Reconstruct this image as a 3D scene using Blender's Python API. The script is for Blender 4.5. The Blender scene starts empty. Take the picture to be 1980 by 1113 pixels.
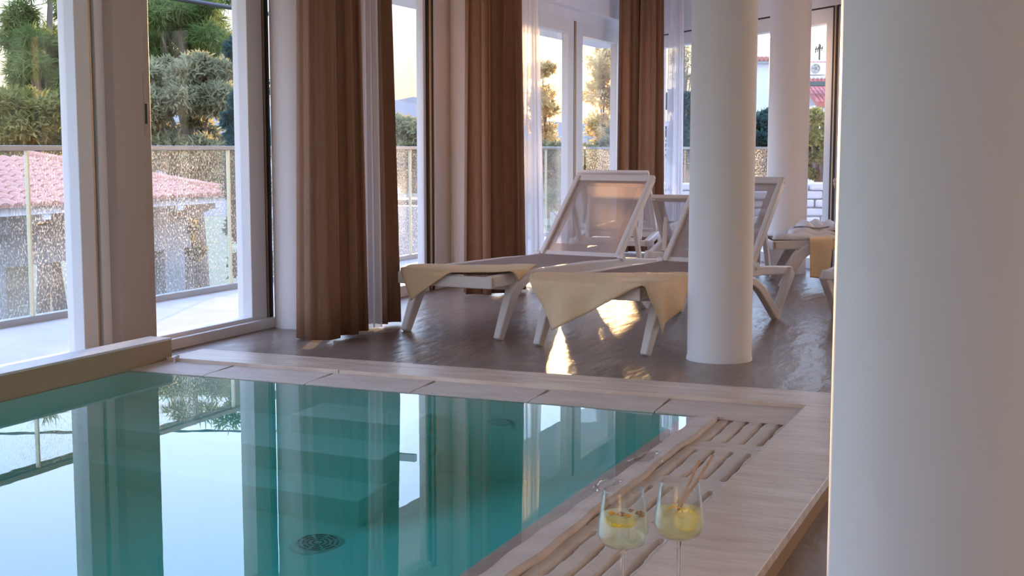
import bpy, bmesh, math, random
import numpy as np
from mathutils import Vector, Matrix
random.seed(7); RNG = np.random.default_rng(7)
S = bpy.context.scene
C = S.collection
PI = math.pi
# ------------------------------------------------------------------ camera
YAW, PITCH, FPX = math.radians(22.706), math.radians(6.055), 2550.0
cam = bpy.data.cameras.new('camera'); co = bpy.data.objects.new('camera', cam); C.objects.link(co)
co.location = (0, 0, 1.0); co.rotation_euler = (PI/2 - PITCH, 0, YAW)
cam.sensor_width = 36; cam.lens = 36*FPX/1980; cam.clip_start = .05; cam.clip_end = 2000
S.camera = co
# ------------------------------------------------------------------ colour management
S.view_settings.view_transform = 'Standard'; S.view_settings.look = 'None'
S.view_settings.gamma = 1; S.view_settings.use_curve_mapping = False
S.view_settings.exposure = 1.32
S.cycles.max_bounces = 12; S.cycles.diffuse_bounces = 5; S.cycles.transparent_max_bounces = 32
S.cycles.transmission_bounces = 8; S.cycles.glossy_bounces = 5
S.cycles.sample_clamp_indirect = 6.0
# ------------------------------------------------------------------ world: evening sky with the low sun
SUN = Vector((-0.358, 0.931, 0.072)).normalized()
w = bpy.data.worlds.new('evening_sky'); S.world = w; w.use_nodes = True
nt = w.node_tree; nt.nodes.clear()
def N(t, tree=None, **k):
    n = (tree or nt).nodes.new(t)
    for a, b in k.items():
        setattr(n, a, b)
    return n
out = N('ShaderNodeOutputWorld'); bg = N('ShaderNodeBackground'); tc = N('ShaderNodeTexCoord')
sep = N('ShaderNodeSeparateXYZ'); nt.links.new(tc.outputs['Generated'], sep.inputs[0])
ramp = N('ShaderNodeValToRGB'); nt.links.new(sep.outputs['Z'], ramp.inputs[0])
els = ramp.color_ramp.elements
for k, (p, c) in enumerate([(0.0, (.20, .16, .115)), (.075, (.27, .245, .205)), (.15, (.50, .61, .76)), (.32, (.47, .64, 1.02)), (1.0, (.38, .55, 1.06))]):
    e = els[k] if k < 2 else els.new(p)
    e.position = p; e.color = (*c, 1)
dot = N('ShaderNodeVectorMath', operation='DOT_PRODUCT'); dot.inputs[1].default_value = SUN
nt.links.new(tc.outputs['Generated'], dot.inputs[0])
pw = N('ShaderNodeMath', operation='POWER'); pw.use_clamp = False
mx0 = N('ShaderNodeMath', operation='MAXIMUM'); mx0.inputs[1].default_value = 0
nt.links.new(dot.outputs['Value'], mx0.inputs[0]); nt.links.new(mx0.outputs[0], pw.inputs[0]); pw.inputs[1].default_value = 900
disc = N('ShaderNodeMath', operation='GREATER_THAN'); disc.inputs[1].default_value = math.cos(math.radians(.5))
nt.links.new(dot.outputs['Value'], disc.inputs[0])
def vscale(col, sock):
    v = N('ShaderNodeVectorMath', operation='SCALE'); v.inputs[0].default_value = col
    nt.links.new(sock, v.inputs['Scale']); return v.outputs[0]
def vadd(a, b):
    v = N('ShaderNodeVectorMath', operation='ADD'); nt.links.new(a, v.inputs[0]); nt.links.new(b, v.inputs[1]); return v.outputs[0]
base = N('ShaderNodeVectorMath', operation='SCALE'); nt.links.new(ramp.outputs[0], base.inputs[0]); base.inputs['Scale'].default_value = 2.3
tot = vadd(vadd(base.outputs[0], vscale((6, 3.6, 1.3), pw.outputs[0])), vscale((60, 48, 30), disc.outputs[0]))
nt.links.new(tot, bg.inputs['Color']); bg.inputs['Strength'].default_value = 1.0
nt.links.new(bg.outputs[0], out.inputs[0])
sl = bpy.data.lights.new('low_sun', 'SUN'); so = bpy.data.objects.new('low_sun', sl); C.objects.link(so)
sl.energy = 8.0; sl.color = (1, .58, .26); sl.angle = math.radians(.7)
so.rotation_euler = (-SUN).to_track_quat('-Z', 'Y').to_euler(); so.location = (-20, 40, 8)

# ------------------------------------------------------------------ materials
def mat(name, col=(.8, .8, .8), rough=.5, metal=0, noise=None, bump=None, spec=.5, sub=None):
    """noise=(scale, colour2, detail, stretch) ; bump=(scale, strength, stretch)"""
    m = bpy.data.materials.new(name); m.use_nodes = True
    t = m.node_tree; b = t.nodes['Principled BSDF']
    b.inputs['Base Color'].default_value = (*col, 1); b.inputs['Roughness'].default_value = rough
    b.inputs['Metallic'].default_value = metal; b.inputs['Specular IOR Level'].default_value = spec
    cd = None
    def coords(st):
        c = t.nodes.new('ShaderNodeTexCoord'); mp = t.nodes.new('ShaderNodeMapping')
        t.links.new(c.outputs['Object'], mp.inputs[0]); mp.inputs['Scale'].default_value = st
        return mp.outputs[0]
    if noise:
        sc, c2, det, st = noise
        n = t.nodes.new('ShaderNodeTexNoise'); n.inputs['Scale'].default_value = sc; n.inputs['Detail'].default_value = det
        n.inputs['Roughness'].default_value = .65
        t.links.new(coords(st), n.inputs['Vector'])
        r = t.nodes.new('ShaderNodeValToRGB'); r.color_ramp.elements[0].position = .32; r.color_ramp.elements[1].position = .68
        r.color_ramp.elements[0].color = (*col, 1); r.color_ramp.elements[1].color = (*c2, 1)
        t.links.new(n.outputs[0], r.inputs[0]); t.links.new(r.outputs[0], b.inputs['Base Color'])
    if bump:
        sc, stg, st = bump
        n = t.nodes.new('ShaderNodeTexNoise'); n.inputs['Scale'].default_value = sc; n.inputs['Detail'].default_value = 4
        t.links.new(coords(st), n.inputs['Vector'])
        bp = t.nodes.new('ShaderNodeBump'); bp.inputs['Strength'].default_value = stg; bp.inputs['Distance'].default_value = .01
        t.links.new(n.outputs[0], bp.inputs['Height']); t.links.new(bp.outputs[0], b.inputs['Normal'])
    return m
def mixmat(name, parts):
    """parts: [(shader node type, colour, roughness or None)], fac -> simple two way mix"""
    m = bpy.data.materials.new(name); m.use_nodes = True; t = m.node_tree; t.nodes.clear()
    return m, t
def clear_glass(name, tint=(1, 1, 1), ior=1.45, dirt=None, rough=0.0, power=5):
    m, t = mixmat(name, None)
    o = t.nodes.new('ShaderNodeOutputMaterial'); tr = t.nodes.new('ShaderNodeBsdfTransparent'); gl = t.nodes.new('ShaderNodeBsdfGlossy')
    tr.inputs[0].default_value = (*tint, 1); gl.inputs['Roughness'].default_value = rough
    f0 = ((ior-1)/(ior+1))**2                      # Schlick reflectance, the same from both sides of the pane
    lw = t.nodes.new('ShaderNodeLayerWeight'); lw.inputs[0].default_value = .5
    p5 = t.nodes.new('ShaderNodeMath'); p5.operation = 'POWER'; p5.inputs[1].default_value = power; t.links.new(lw.outputs['Facing'], p5.inputs[0])
    fr = t.nodes.new('ShaderNodeMath'); fr.operation = 'MULTIPLY_ADD'; fr.inputs[1].default_value = 1-f0; fr.inputs[2].default_value = f0; t.links.new(p5.outputs[0], fr.inputs[0])
    mx = t.nodes.new('ShaderNodeMixShader'); t.links.new(fr.outputs[0], mx.inputs[0]); t.links.new(tr.outputs[0], mx.inputs[1]); t.links.new(gl.outputs[0], mx.inputs[2])
    last = mx.outputs[0]
    if dirt:
        lo, hi, amount = dirt
        d = t.nodes.new('ShaderNodeBsdfTranslucent'); d.inputs[0].default_value = (.95, .86, .68, 1)
        df = t.nodes.new('ShaderNodeBsdfDiffuse'); df.inputs[0].default_value = (.8, .78, .74, 1)
        md = t.nodes.new('ShaderNodeMixShader'); md.inputs[0].default_value = .35; t.links.new(d.outputs[0], md.inputs[1]); t.links.new(df.outputs[0], md.inputs[2])
        c = t.nodes.new('ShaderNodeTexCoord'); mp = t.nodes.new('ShaderNodeMapping'); t.links.new(c.outputs['Object'], mp.inputs[0]); mp.inputs['Scale'].default_value = (1, 1, .6)
        n = t.nodes.new('ShaderNodeTexNoise'); n.inputs['Scale'].default_value = 95; n.inputs['Detail'].default_value = 2; t.links.new(mp.outputs[0], n.inputs['Vector'])
        n2 = t.nodes.new('ShaderNodeTexNoise'); n2.inputs['Scale'].default_value = 2.2; n2.inputs['Detail'].default_value = 3; t.links.new(mp.outputs[0], n2.inputs['Vector'])
        r = t.nodes.new('ShaderNodeMapRange'); r.inputs[1].default_value = lo; r.inputs[2].default_value = hi; t.links.new(n.outputs[0], r.inputs[0])
        r2 = t.nodes.new('ShaderNodeMapRange'); r2.inputs[1].default_value = .3; r2.inputs[2].default_value = .7; r2.inputs[3].default_value = .25; t.links.new(n2.outputs[0], r2.inputs[0])
        mu = t.nodes.new('ShaderNodeMath'); mu.operation = 'MULTIPLY'; t.links.new(r.outputs[0], mu.inputs[0]); t.links.new(r2.outputs[0], mu.inputs[1])
        mu2 = t.nodes.new('ShaderNodeMath'); mu2.operation = 'MULTIPLY_ADD'; t.links.new(mu.outputs[0], mu2.inputs[0]); mu2.inputs[1].default_value = amount; mu2.inputs[2].default_value = .03
        m3 = t.nodes.new('ShaderNodeMixShader'); t.links.new(mu2.outputs[0], m3.inputs[0]); t.links.new(last, m3.inputs[1]); t.links.new(md.outputs[0], m3.inputs[2])
        last = m3.outputs[0]
    t.links.new(last, o.inputs[0])
    return m
def veil(name, col, alpha, translucent=.5):
    """woven see-through fabric: part transparent, part diffuse and translucent"""
    m, t = mixmat(name, None)
    o = t.nodes.new('ShaderNodeOutputMaterial'); tr = t.nodes.new('ShaderNodeBsdfTransparent')
    df = t.nodes.new('ShaderNodeBsdfDiffuse'); df.inputs[0].default_value = (*col, 1)
    tl = t.nodes.new('ShaderNodeBsdfTranslucent'); tl.inputs[0].default_value = (*col, 1)
    a = t.nodes.new('ShaderNodeMixShader'); a.inputs[0].default_value = translucent; t.links.new(df.outputs[0], a.inputs[1]); t.links.new(tl.outputs[0], a.inputs[2])
    b = t.nodes.new('ShaderNodeMixShader'); b.inputs[0].default_value = alpha; t.links.new(tr.outputs[0], b.inputs[1]); t.links.new(a.outputs[0], b.inputs[2])
    t.links.new(b.outputs[0], o.inputs[0]); return m
def leafmat(name, c1, c2, scale=1.5, tl=.45):
    m, t = mixmat(name, None)
    o = t.nodes.new('ShaderNodeOutputMaterial')
    c = t.nodes.new('ShaderNodeTexCoord'); n = t.nodes.new('ShaderNodeTexNoise'); n.inputs['Scale'].default_value = scale; n.inputs['Detail'].default_value = 5
    t.links.new(c.outputs['Object'], n.inputs['Vector'])
    r = t.nodes.new('ShaderNodeValToRGB'); r.color_ramp.elements[0].position = .35; r.color_ramp.elements[1].position = .65
    r.color_ramp.elements[0].color = (*c1, 1); r.color_ramp.elements[1].color = (*c2, 1); t.links.new(n.outputs[0], r.inputs[0])
    df = t.nodes.new('ShaderNodeBsdfDiffuse'); tr = t.nodes.new('ShaderNodeBsdfTranslucent')
    t.links.new(r.outputs[0], df.inputs[0]); t.links.new(r.outputs[0], tr.inputs[0])
    a = t.nodes.new('ShaderNodeMixShader'); a.inputs[0].default_value = tl; t.links.new(df.outputs[0], a.inputs[1]); t.links.new(tr.outputs[0], a.inputs[2])
    t.links.new(a.outputs[0], o.inputs[0]); return m

M = {}
M['plaster'] = mat('white_plaster', (.80, .79, .80), .6, bump=(6, .05, (1, 1, 1)))
M['warmwall'] = mat('cool_grey_plaster', (.60, .63, .70), .7)
M['lampshade'] = veil('added_lamp_shade', (.85, .75, .6), .9, .6)
M['bulb'] = mat('added_lamp_bulb', (1, .8, .5), .4)
M['bulb'].node_tree.nodes['Principled BSDF'].inputs['Emission Color'].default_value = (1, .6, .25, 1); M['bulb'].node_tree.nodes['Principled BSDF'].inputs['Emission Strength'].default_value = 12
M['frame'] = mat('white_aluminium', (.80, .78, .78), .35)
M['taupe'] = mat('taupe_shade_aluminium', (.52, .44, .39), .4)  # brown shade on the inward-facing sash post put into the colour
M['gasket'] = mat('black_rubber', (.015, .015, .017), .5)
M['track'] = mat('bronze_track', (.55, .38, .24), .35, .6)
M['floor'] = mat('brown_microcement', (.185, .135, .105), .30, noise=(2.2, (.30, .23, .185), 8, (1.6, .5, 1)), bump=(7, .9, (1.6, .55, 1)))
M['terrace'] = mat('pale_terrace_concrete', (.42, .40, .39), .6, noise=(2.5, (.52, .50, .49), 7, (.5, 1.5, 1)))
M['travertine'] = mat('beige_travertine', (.62, .475, .38), .25, noise=(5, (.82, .69, .58), 10, (.8, 4.5, 1)), bump=(30, .22, (1, 4, 1)))
M['travertine_rim'] = mat('matte_travertine_rim', (.60, .49, .42), .55, noise=(5, (.72, .62, .55), 8, (1, 3, 1)), bump=(60, .18, (1, 1, 1)))
M['grate'] = mat('sandy_stone_grate', (.62, .50, .41), .7, noise=(7, (.74, .63, .54), 8, (1, 1, 1)), bump=(80, .25, (1, 1, 1)))
M['beam'] = mat('tan_shade_render', (.40, .28, .17), .6, noise=(2, (.45, .32, .20), 6, (1, .4, 1)))  # tan carries the brown shade of the beam's inner face
M['lit_top'] = mat('beam_lit_top', (.62, .59, .57), .5, noise=(9, (.72, .69, .67), 6, (1, 1, 1)))  # paler than the beam body: sky light on its top put into the colour
M['pool'] = mat('pale_pool_plaster', (.66, .90, .82), .7, noise=(3, (.70, .93, .86), 4, (1, 1, 1)))
M['drain'] = mat('grey_drain', (.48, .68, .65), .5)
M['drainslot'] = mat('drain_slot_shadow', (.12, .24, .24), .7)
M['dark'] = mat('dark_slot', (.05, .07, .07), .6)
M['curtain'] = mat('brown_curtain', (.22, .112, .066), .75, noise=(120, (.27, .143, .086), 3, (1, 1, .05)), spec=.2)
M['sheer'] = veil('white_sheer', (.88, .86, .88), .62, .55)
M['plastic'] = mat('cream_resin', (.74, .69, .66), .42, bump=(200, .03, (1, 1, 1)))
M['sling'] = veil('taupe_mesh', (.46, .375, .345), .70, .35)
M['hem'] = veil('taupe_mesh_double', (.46, .36, .325), .92, .3)
M['towel'] = mat('cream_towel', (.88, .64, .39), .95, noise=(90, (.93, .71, .46), 3, (1, 1, 1)), bump=(260, .5, (1, 1, 1)), spec=.1)
M['robe'] = mat('white_robe', (.80, .79, .82), .95, bump=(220, .5, (1, 1, 1)), spec=.1)
M['piping'] = mat('grey_piping', (.24, .27, .33), .8)
M['metal'] = mat('grey_metal', (.35, .34, .33), .35, .8)
M['post'] = mat('yellow_lit_metal', (.78, .70, .52), .35, .7)  # yellow evening light on the metal posts put into their colour
M['pane'] = clear_glass('window_glass', (.97, .98, .98), 1.35)
M['railglass'] = clear_glass('spotted_glass', (.95, .97, .97), 1.35, dirt=(.54, .70, .75))
M['thinglass'] = clear_glass('bowl_glass', (.985, .99, .985), 1.6, power=3.2)
M['glass'] = clear_glass('drinking_glass', (.99, .99, .99), 1.5)
mm_, t_ = mixmat('solid_glass', None); M['realglass'] = mm_
go_ = t_.nodes.new('ShaderNodeOutputMaterial'); gg_ = t_.nodes.new('ShaderNodeBsdfGlass'); gg_.inputs['IOR'].default_value = 1.48; gg_.inputs['Roughness'].default_value = 0
t_.links.new(gg_.outputs[0], go_.inputs[0])
M['concrete'] = mat('grey_concrete', (.30, .28, .27), .85, noise=(3, (.38, .36, .35), 7, (1, 1, 1)))
M['whitewash'] = mat('white_render', (.70, .70, .74), .8)
M['tile'] = mat('terracotta_tile', (.40, .16, .11), .8, noise=(1.7, (.52, .25, .18), 6, (1, 1, 1)))
M['redtile'] = mat('red_tile', (.42, .10, .09), .7, noise=(1.7, (.52, .17, .14), 6, (1, 1, 1)))
M['ground'] = mat('dry_ground', (.22, .18, .11), .95, noise=(.6, (.12, .15, .06), 8, (1, 1, 1)))
M['hill'] = mat('brown_hill', (.22, .17, .15), .95, noise=(.08, (.15, .15, .12), 8, (1, 1, 1)))
M['bark'] = mat('grey_bark', (.16, .12, .09), .9, noise=(8, (.24, .19, .15), 6, (1, 1, .2)), bump=(20, .6, (1, 1, .2)))
M['pole'] = mat('weathered_pole', (.40, .37, .36), .85, noise=(6, (.28, .26, .25), 6, (1, 1, .1)))
M['cable'] = mat('black_cable', (.02, .02, .02), .6)
M['tarp'] = mat('pale_blue_tarp', (.60, .72, .76), .7)
M['sheet'] = mat('white_plastic_sheet', (.75, .77, .80), .45)
M['car'] = mat('dark_car_paint', (.05, .06, .07), .2)
M['carglass'] = mat('car_window', (.02, .03, .04), .05)
M['chrome'] = mat('bright_trim', (.85, .85, .86), .15, .9)
M['pine'] = leafmat('pine_needles', (.07, .115, .03), (.20, .24, .075), 1.1)
M['pine2'] = leafmat('warm_pine_needles', (.10, .12, .025), (.30, .27, .09), .9)
M['olive'] = leafmat('olive_leaves', (.17, .17, .085), (.38, .35, .19), 1.4)
M['cypress'] = leafmat('blue_green_foliage', (.025, .06, .05), (.06, .11, .09), 1.5)
M['brush'] = leafmat('dry_brush', (.14, .10, .04), (.20, .17, .06), .8)
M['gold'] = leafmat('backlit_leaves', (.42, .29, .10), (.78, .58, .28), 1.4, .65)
M['lemon'] = mat('lemon_rind', (.85, .66, .03), .45, bump=(120, .2, (1, 1, 1)))
M['pulp'] = mat('lemon_pulp', (.88, .80, .30), .35)
M['bud'] = mat('dried_bud', (.33, .17, .09), .8, noise=(60, (.45, .27, .15), 3, (1, 1, 1)))
M['petal'] = mat('orange_petal', (.80, .42, .05), .7)
M['stick'] = mat('cinnamon_twig', (.42, .27, .17), .75, noise=(150, (.52, .36, .25), 3, (1, 1, .2)))

# ------------------------------------------------------------------ helpers
def link(o, parent=None):
    C.objects.link(o)
    if parent: o.parent = parent
    return o
def tag(o, label=None, cat=None, group=None, kind=None):
    if label: o['label'] = label
    if cat: o['category'] = cat
    if group: o['group'] = group
    if kind: o['kind'] = kind
    return o
def empty(name, loc=(0, 0, 0), rz=0):
    o = bpy.data.objects.new(name, None); C.objects.link(o); o.location = loc; o.rotation_euler = (0, 0, rz); o.empty_display_size = .1
    return o
class MB:
    def __init__(self): self.bm = bmesh.new()
    def box(self, x0, x1, y0, y1, z0, z1):
        vs = [self.bm.verts.new((x, y, z)) for x in (x0, x1) for y in (y0, y1) for z in (z0, z1)]
        for f in ((0, 1, 3, 2), (4, 6, 7, 5), (0, 4, 5, 1), (2, 3, 7, 6), (0, 2, 6, 4), (1, 5, 7, 3)):
            self.bm.faces.new([vs[i] for i in f])
        return self
    def bar(self, p, q, w, h, up=(0, 0, 1), w2=None, h2=None):
        p, q = Vector(p), Vector(q); d = (q-p).normalized(); u = Vector(up)
        s = d.cross(u)
        if s.length < 1e-4: s = d.cross(Vector((1, 0, 0)))
        s.normalize(); t = s.cross(d)
        w2 = w if w2 is None else w2; h2 = h if h2 is None else h2
        vs = []
        for c, ww, hh in ((p, w, h), (q, w2, h2)):
            for a, b in ((-1, -1), (1, -1), (1, 1), (-1, 1)):
                vs.append(self.bm.verts.new(c + s*a*ww/2 + t*b*hh/2))
        for f in ((0, 1, 2, 3), (7, 6, 5, 4), (0, 4, 5, 1), (1, 5, 6, 2), (2, 6, 7, 3), (3, 7, 4, 0)):
            self.bm.faces.new([vs[i] for i in f])
        return self
    def sweep(self, pts, w, h, up=(1, 0, 0)):
        """rectangular section swept along pts; 'up' is the width direction"""
        U = Vector(up); rings = []
        pts = [Vector(p) for p in pts]
        for i, p in enumerate(pts):
            d = (pts[min(i+1, len(pts)-1)] - pts[max(i-1, 0)]).normalized(); t = d.cross(U).normalized()
            ww = w[i] if isinstance(w, (list, tuple)) else w; hh = h[i] if isinstance(h, (list, tuple)) else h
            rings.append([self.bm.verts.new(p + U*a*ww/2 + t*b*hh/2) for a, b in ((-1, -1), (1, -1), (1, 1), (-1, 1))])
        for a, b in zip(rings, rings[1:]):
            for k in range(4): self.bm.faces.new((a[k], a[(k+1) % 4], b[(k+1) % 4], b[k]))
        self.bm.faces.new(rings[0][::-1]); self.bm.faces.new(rings[-1])
        return self
    def tube(self, pts, r, n=10):
        pts = [Vector(p) for p in pts]; rings = []
        for i, p in enumerate(pts):
            d = (pts[min(i+1, len(pts)-1)] - pts[max(i-1, 0)]).normalized()
            s = d.cross(Vector((0, 0, 1)))
            if s.length < 1e-3: s = Vector((1, 0, 0))
            s.normalize(); t = s.cross(d); rr = r[i] if isinstance(r, (list, tuple)) else r
            rings.append([self.bm.verts.new(p + (s*math.cos(2*PI*k/n) + t*math.sin(2*PI*k/n))*rr) for k in range(n)])
        for a, b in zip(rings, rings[1:]):
            for k in range(n): self.bm.faces.new((a[k], a[(k+1) % n], b[(k+1) % n], b[k]))
        self.bm.faces.new(rings[0][::-1]); self.bm.faces.new(rings[-1])
        return self
    def lathe(self, prof, n=32, c=(0, 0, 0), closed=False):
        rings = []
        for r, z in prof:
            if r < 1e-6: rings.append([self.bm.verts.new((c[0], c[1], c[2]+z))])
            else: rings.append([self.bm.verts.new((c[0]+r*math.cos(2*PI*k/n), c[1]+r*math.sin(2*PI*k/n), c[2]+z)) for k in range(n)])
        for a, b in zip(rings, rings[1:]):
            for k in range(n):
                if len(a) == 1 and len(b) == 1: continue
                if len(a) == 1: self.bm.faces.new((a[0], b[(k+1) % n], b[k]))
                elif len(b) == 1: self.bm.faces.new((a[k], a[(k+1) % n], b[0]))
                else: self.bm.faces.new((a[k], a[(k+1) % n], b[(k+1) % n], b[k]))
        return self
    def prism(self, poly, z0, z1):
        a = [self.bm.verts.new((x, y, z0)) for x, y in poly]; b = [self.bm.verts.new((x, y, z1)) for x, y in poly]
        n = len(poly)
        self.bm.faces.new(a[::-1]); self.bm.faces.new(b)
        for k in range(n): self.bm.faces.new((a[k], a[(k+1) % n], b[(k+1) % n], b[k]))
        return self
    def grid(self, fn, nu, nv):
        vs = [[self.bm.verts.new(fn(i/nu, j/nv)) for j in range(nv+1)] for i in range(nu+1)]
        for i in range(nu):
            for j in range(nv): self.bm.faces.new((vs[i][j], vs[i+1][j], vs[i+1][j+1], vs[i][j+1]))
        return self
    def build(self, name, m, parent=None, smooth=False, bevel=0, solid=0, weld=False):
        if weld: bmesh.ops.remove_doubles(self.bm, verts=self.bm.verts, dist=1e-5)
        bmesh.ops.recalc_face_normals(self.bm, faces=self.bm.faces)
        me = bpy.data.meshes.new(name); self.bm.to_mesh(me); self.bm.free()
        me.materials.append(M[m] if isinstance(m, str) else m)
        if smooth:
            me.polygons.foreach_set('use_smooth', [True]*len(me.polygons))
        o = bpy.data.objects.new(name, me); link(o, parent)
        if solid:
            md = o.modifiers.new('thick', 'SOLIDIFY'); md.thickness = solid; md.offset = 0
        if bevel:
            md = o.modifiers.new('bevel', 'BEVEL'); md.width = bevel; md.segments = 2; md.limit_method = 'ANGLE'
        return o
def rawmesh(name, V, F, m, parent=None):
    """numpy triangles/quads -> one mesh"""
    me = bpy.data.meshes.new(name)
    k = F.shape[1]
    me.vertices.add(len(V)); me.vertices.foreach_set('co', V.astype(np.float32).ravel())
    me.loops.add(F.size); me.loops.foreach_set('vertex_index', F.astype(np.int32).ravel())
    me.polygons.add(len(F)); me.polygons.foreach_set('loop_start', np.arange(0, F.size, k, dtype=np.int32))
    me.update(calc_edges=True); me.materials.append(M[m])
    return link(bpy.data.objects.new(name, me), parent)
cs, sn = math.cos(YAW), math.sin(YAW)
def at(px, d, z=0.0):
    """plan position seen at picture column px (on the horizon) at forward distance d"""
    r = (px-990)/2564*d
    return Vector((r*cs - d*sn, r*sn + d*cs, z))
def zat(py, d): return 1 - (py-286)/2564*d

# ================================================================== SETTING
XW = -4.10                                         # inner face of the window wall
CEIL = 2.62
KX, KY = XW, 13.27                                 # far corner
MX_, MY_ = -1.52, 10.59                            # end of the angled wall
# floor
b = MB()
b.box(-4.22, 2.7, 4.99, 10.6, -.12, 0)
b.prism([(-4.22, 10.6), (-1.52, 10.6), (-4.22, 13.4)], -.12, 0)
b.box(-.60, 2.7, -5.2, 4.99, -.12, 0)
b.box(-4.22, -3.775, -5.2, 4.99, -.12, 0)
b.box(-3.775, -.60, -5.2, -1.25, -.12, 0)
tag(b.build('floor', 'floor'), 'brown grey microcement floor around the pool', kind='structure')
# terrace outside
b = MB()
b.box(-5.62, -4.22, -3.2, 15.6, -.14, -.01)
b.prism([(-4.22, 13.42), (-1.5, 10.62), (5, 10.62), (5, 15.6), (-4.22, 15.6)], -.14, -.01)
tag(b.build('terrace_floor', 'terrace'), 'pale concrete terrace outside the windows', kind='structure')
# ceiling and overhang
b = MB()
b.box(-4.25, 2.7, -5.2, 13.4, CEIL, CEIL+.3)
tag(b.build('ceiling', 'plaster'), 'white plaster ceiling over the pool hall', kind='structure')
b = MB(); b.box(-5.15, -4.25, -3.2, 15.0, 2.17, CEIL+.3)
tag(b.build('trim_1', 'plaster'), 'white soffit of the balcony roof above the windows', kind='structure')
# header walls above the windows
b = MB(); b.box(-4.25, XW, -5.2, KY, 2.13, CEIL); b.box(-4.25, XW, -5.2, -1.4, 0, 2.13); b.box(XW, XW+.09, 9.1, KY-.25, 2.22, CEIL)
tag(b.build('wall_left', 'plaster'), 'white wall strip above the left windows', kind='structure')
ex, ey = (MX_-KX), (MY_-KY); L = math.hypot(ex, ey); ex /= L; ey /= L
nx, ny = -ey, ex                                   # pointing outwards (away from the room)
if nx*1+ny*1 < 0: nx, ny = -nx, -ny
def onback(s, o, z): return (KX+ex*s+nx*o, KY+ey*s+ny*o, z)
def backbox(b, s0, s1, o0, o1, z0, z1):
    vs = [b.bm.verts.new(onback(s, o, z)) for s in (s0, s1) for o in (o0, o1) for z in (z0, z1)]
    for f in ((0, 1, 3, 2), (4, 6, 7, 5), (0, 4, 5, 1), (2, 3, 7, 6), (0, 2, 6, 4), (1, 5, 7, 3)): b.bm.faces.new([vs[i] for i in f])
b = MB(); backbox(b, -.1, L+.1, 0, .16, 2.13, CEIL)
b.box(MX_, 2.7, MY_, MY_+.16, 2.13, CEIL)
tag(b.build('wall_back', 'plaster'), 'white wall strip above the far windows', kind='structure')
# sides of the hall behind and beside the camera: wide openings between plain piers
b = MB()
b.box(2.55, 2.7, -2.4, 10.6, 0, CEIL); b.box(2.55, 2.7, -5.2, -2.4, 2.2, CEIL); b.box(2.55, 2.7, -5.2, -2.4, 0, .9); b.box(2.55, 2.7, -5.2, -4.8, .9, 2.2)
tag(b.build('wall_right', 'warmwall'), 'pale grey wall on the right side of the hall', kind='structure')
def edge_lamp(y):  # added lamp, out of view, for the warm edge on the main column
    r = empty('added_edge_lamp', (2.55, y, 1.75)); tag(r, 'added unseen lamp warming the edge of the main column', 'wall lamp', 'added lamps')
    MB().box(-.03, 0, -.06, .06, -.12, .12).build('back_plate', 'metal', r)
    MB().lathe([(.07, -.14), (.09, .14), (.085, .14), (.066, -.14)], 28, (-.12, 0, 0)).build('shade', 'lampshade', r)
    MB().lathe([(0, -.03), (.03, -.01), (.03, .03), (0, .05)], 14, (-.12, 0, 0)).build('bulb', 'bulb', r)
    l = bpy.data.lights.new('edge_light', 'POINT'); l.energy = 17; l.color = (1, .56, .22); l.shadow_soft_size = .09
    lo = bpy.data.objects.new('edge_light', l); link(lo, r); lo.location = (-.25, 0, .05)
EDGE_LAMPS = (8.7,)
b = MB()
b.box(-4.2, -1.6, -5.2, -5.05, .8, 2.2); b.box(.7, 2.7, -5.2, -5.05, .8, 2.2)
b.box(-4.2, 2.7, -5.2, -5.05, 2.2, CEIL); b.box(-4.2, 2.7, -5.2, -5.05, 0, .8)
tag(b.build('wall_front', 'plaster'), 'white wall behind the camera with one wide window opening', kind='structure')

# ---------------------------------------------------------------- windows of the left wall
def stile(parent, y0, y1, x0=-4.19, x1=-4.095, m='frame', z0=.0, z1=2.13, name='stile'):
    return MB().box(x0, x1, y0, y1, z0, z1).build(name, m, parent, bevel=.004)
wn = 0
def window(label):
    global wn; wn += 1
    o = empty('window_%d' % wn); tag(o, label, kind='structure'); return o
def pane(parent, y0, y1, x=-4.15, z0=.07, z1=2.06):
    return MB().box(x-.004, x+.004, y0, y1, z0, z1).build('glass_pane', 'pane', parent)
def rails(parent, y0, y1, x0=-4.19, x1=-4.095, m='frame', sill=.075, head=.07):
    MB().box(x0, x1, y0, y1, 0, sill).build('sill', m, parent, bevel=.004)
    MB().box(x0, x1, y0, y1, 2.13-head, 2.13).build('head', m, parent, bevel=.004)
# window 1: left edge of the picture
w1 = window('sliding window beside the pool at the left edge')
stile(w1, 2.55, 2.66); stile(w1, 4.742, 4.838); rails(w1, 2.66, 4.742); pane(w1, 2.66, 4.742)
stile(w1, 4.838, 4.853, -4.19, -4.12, 'gasket', name='gasket'); stile(w1, 4.853, 4.868, -4.19, -4.11, 'track', name='track'); stile(w1, 4.868, 4.88, -4.19, -4.12, 'gasket', name='gasket')
stile(w1, 4.88, 4.94, -4.19, -4.10, 'frame')
w0 = window('sliding window beside the camera'); stile(w0, -1.4, -1.3); stile(w0, .3, .4); rails(w0, -1.3, 2.55); pane(w0, .4, 2.55); pane(w0, -1.3, .3)
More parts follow.
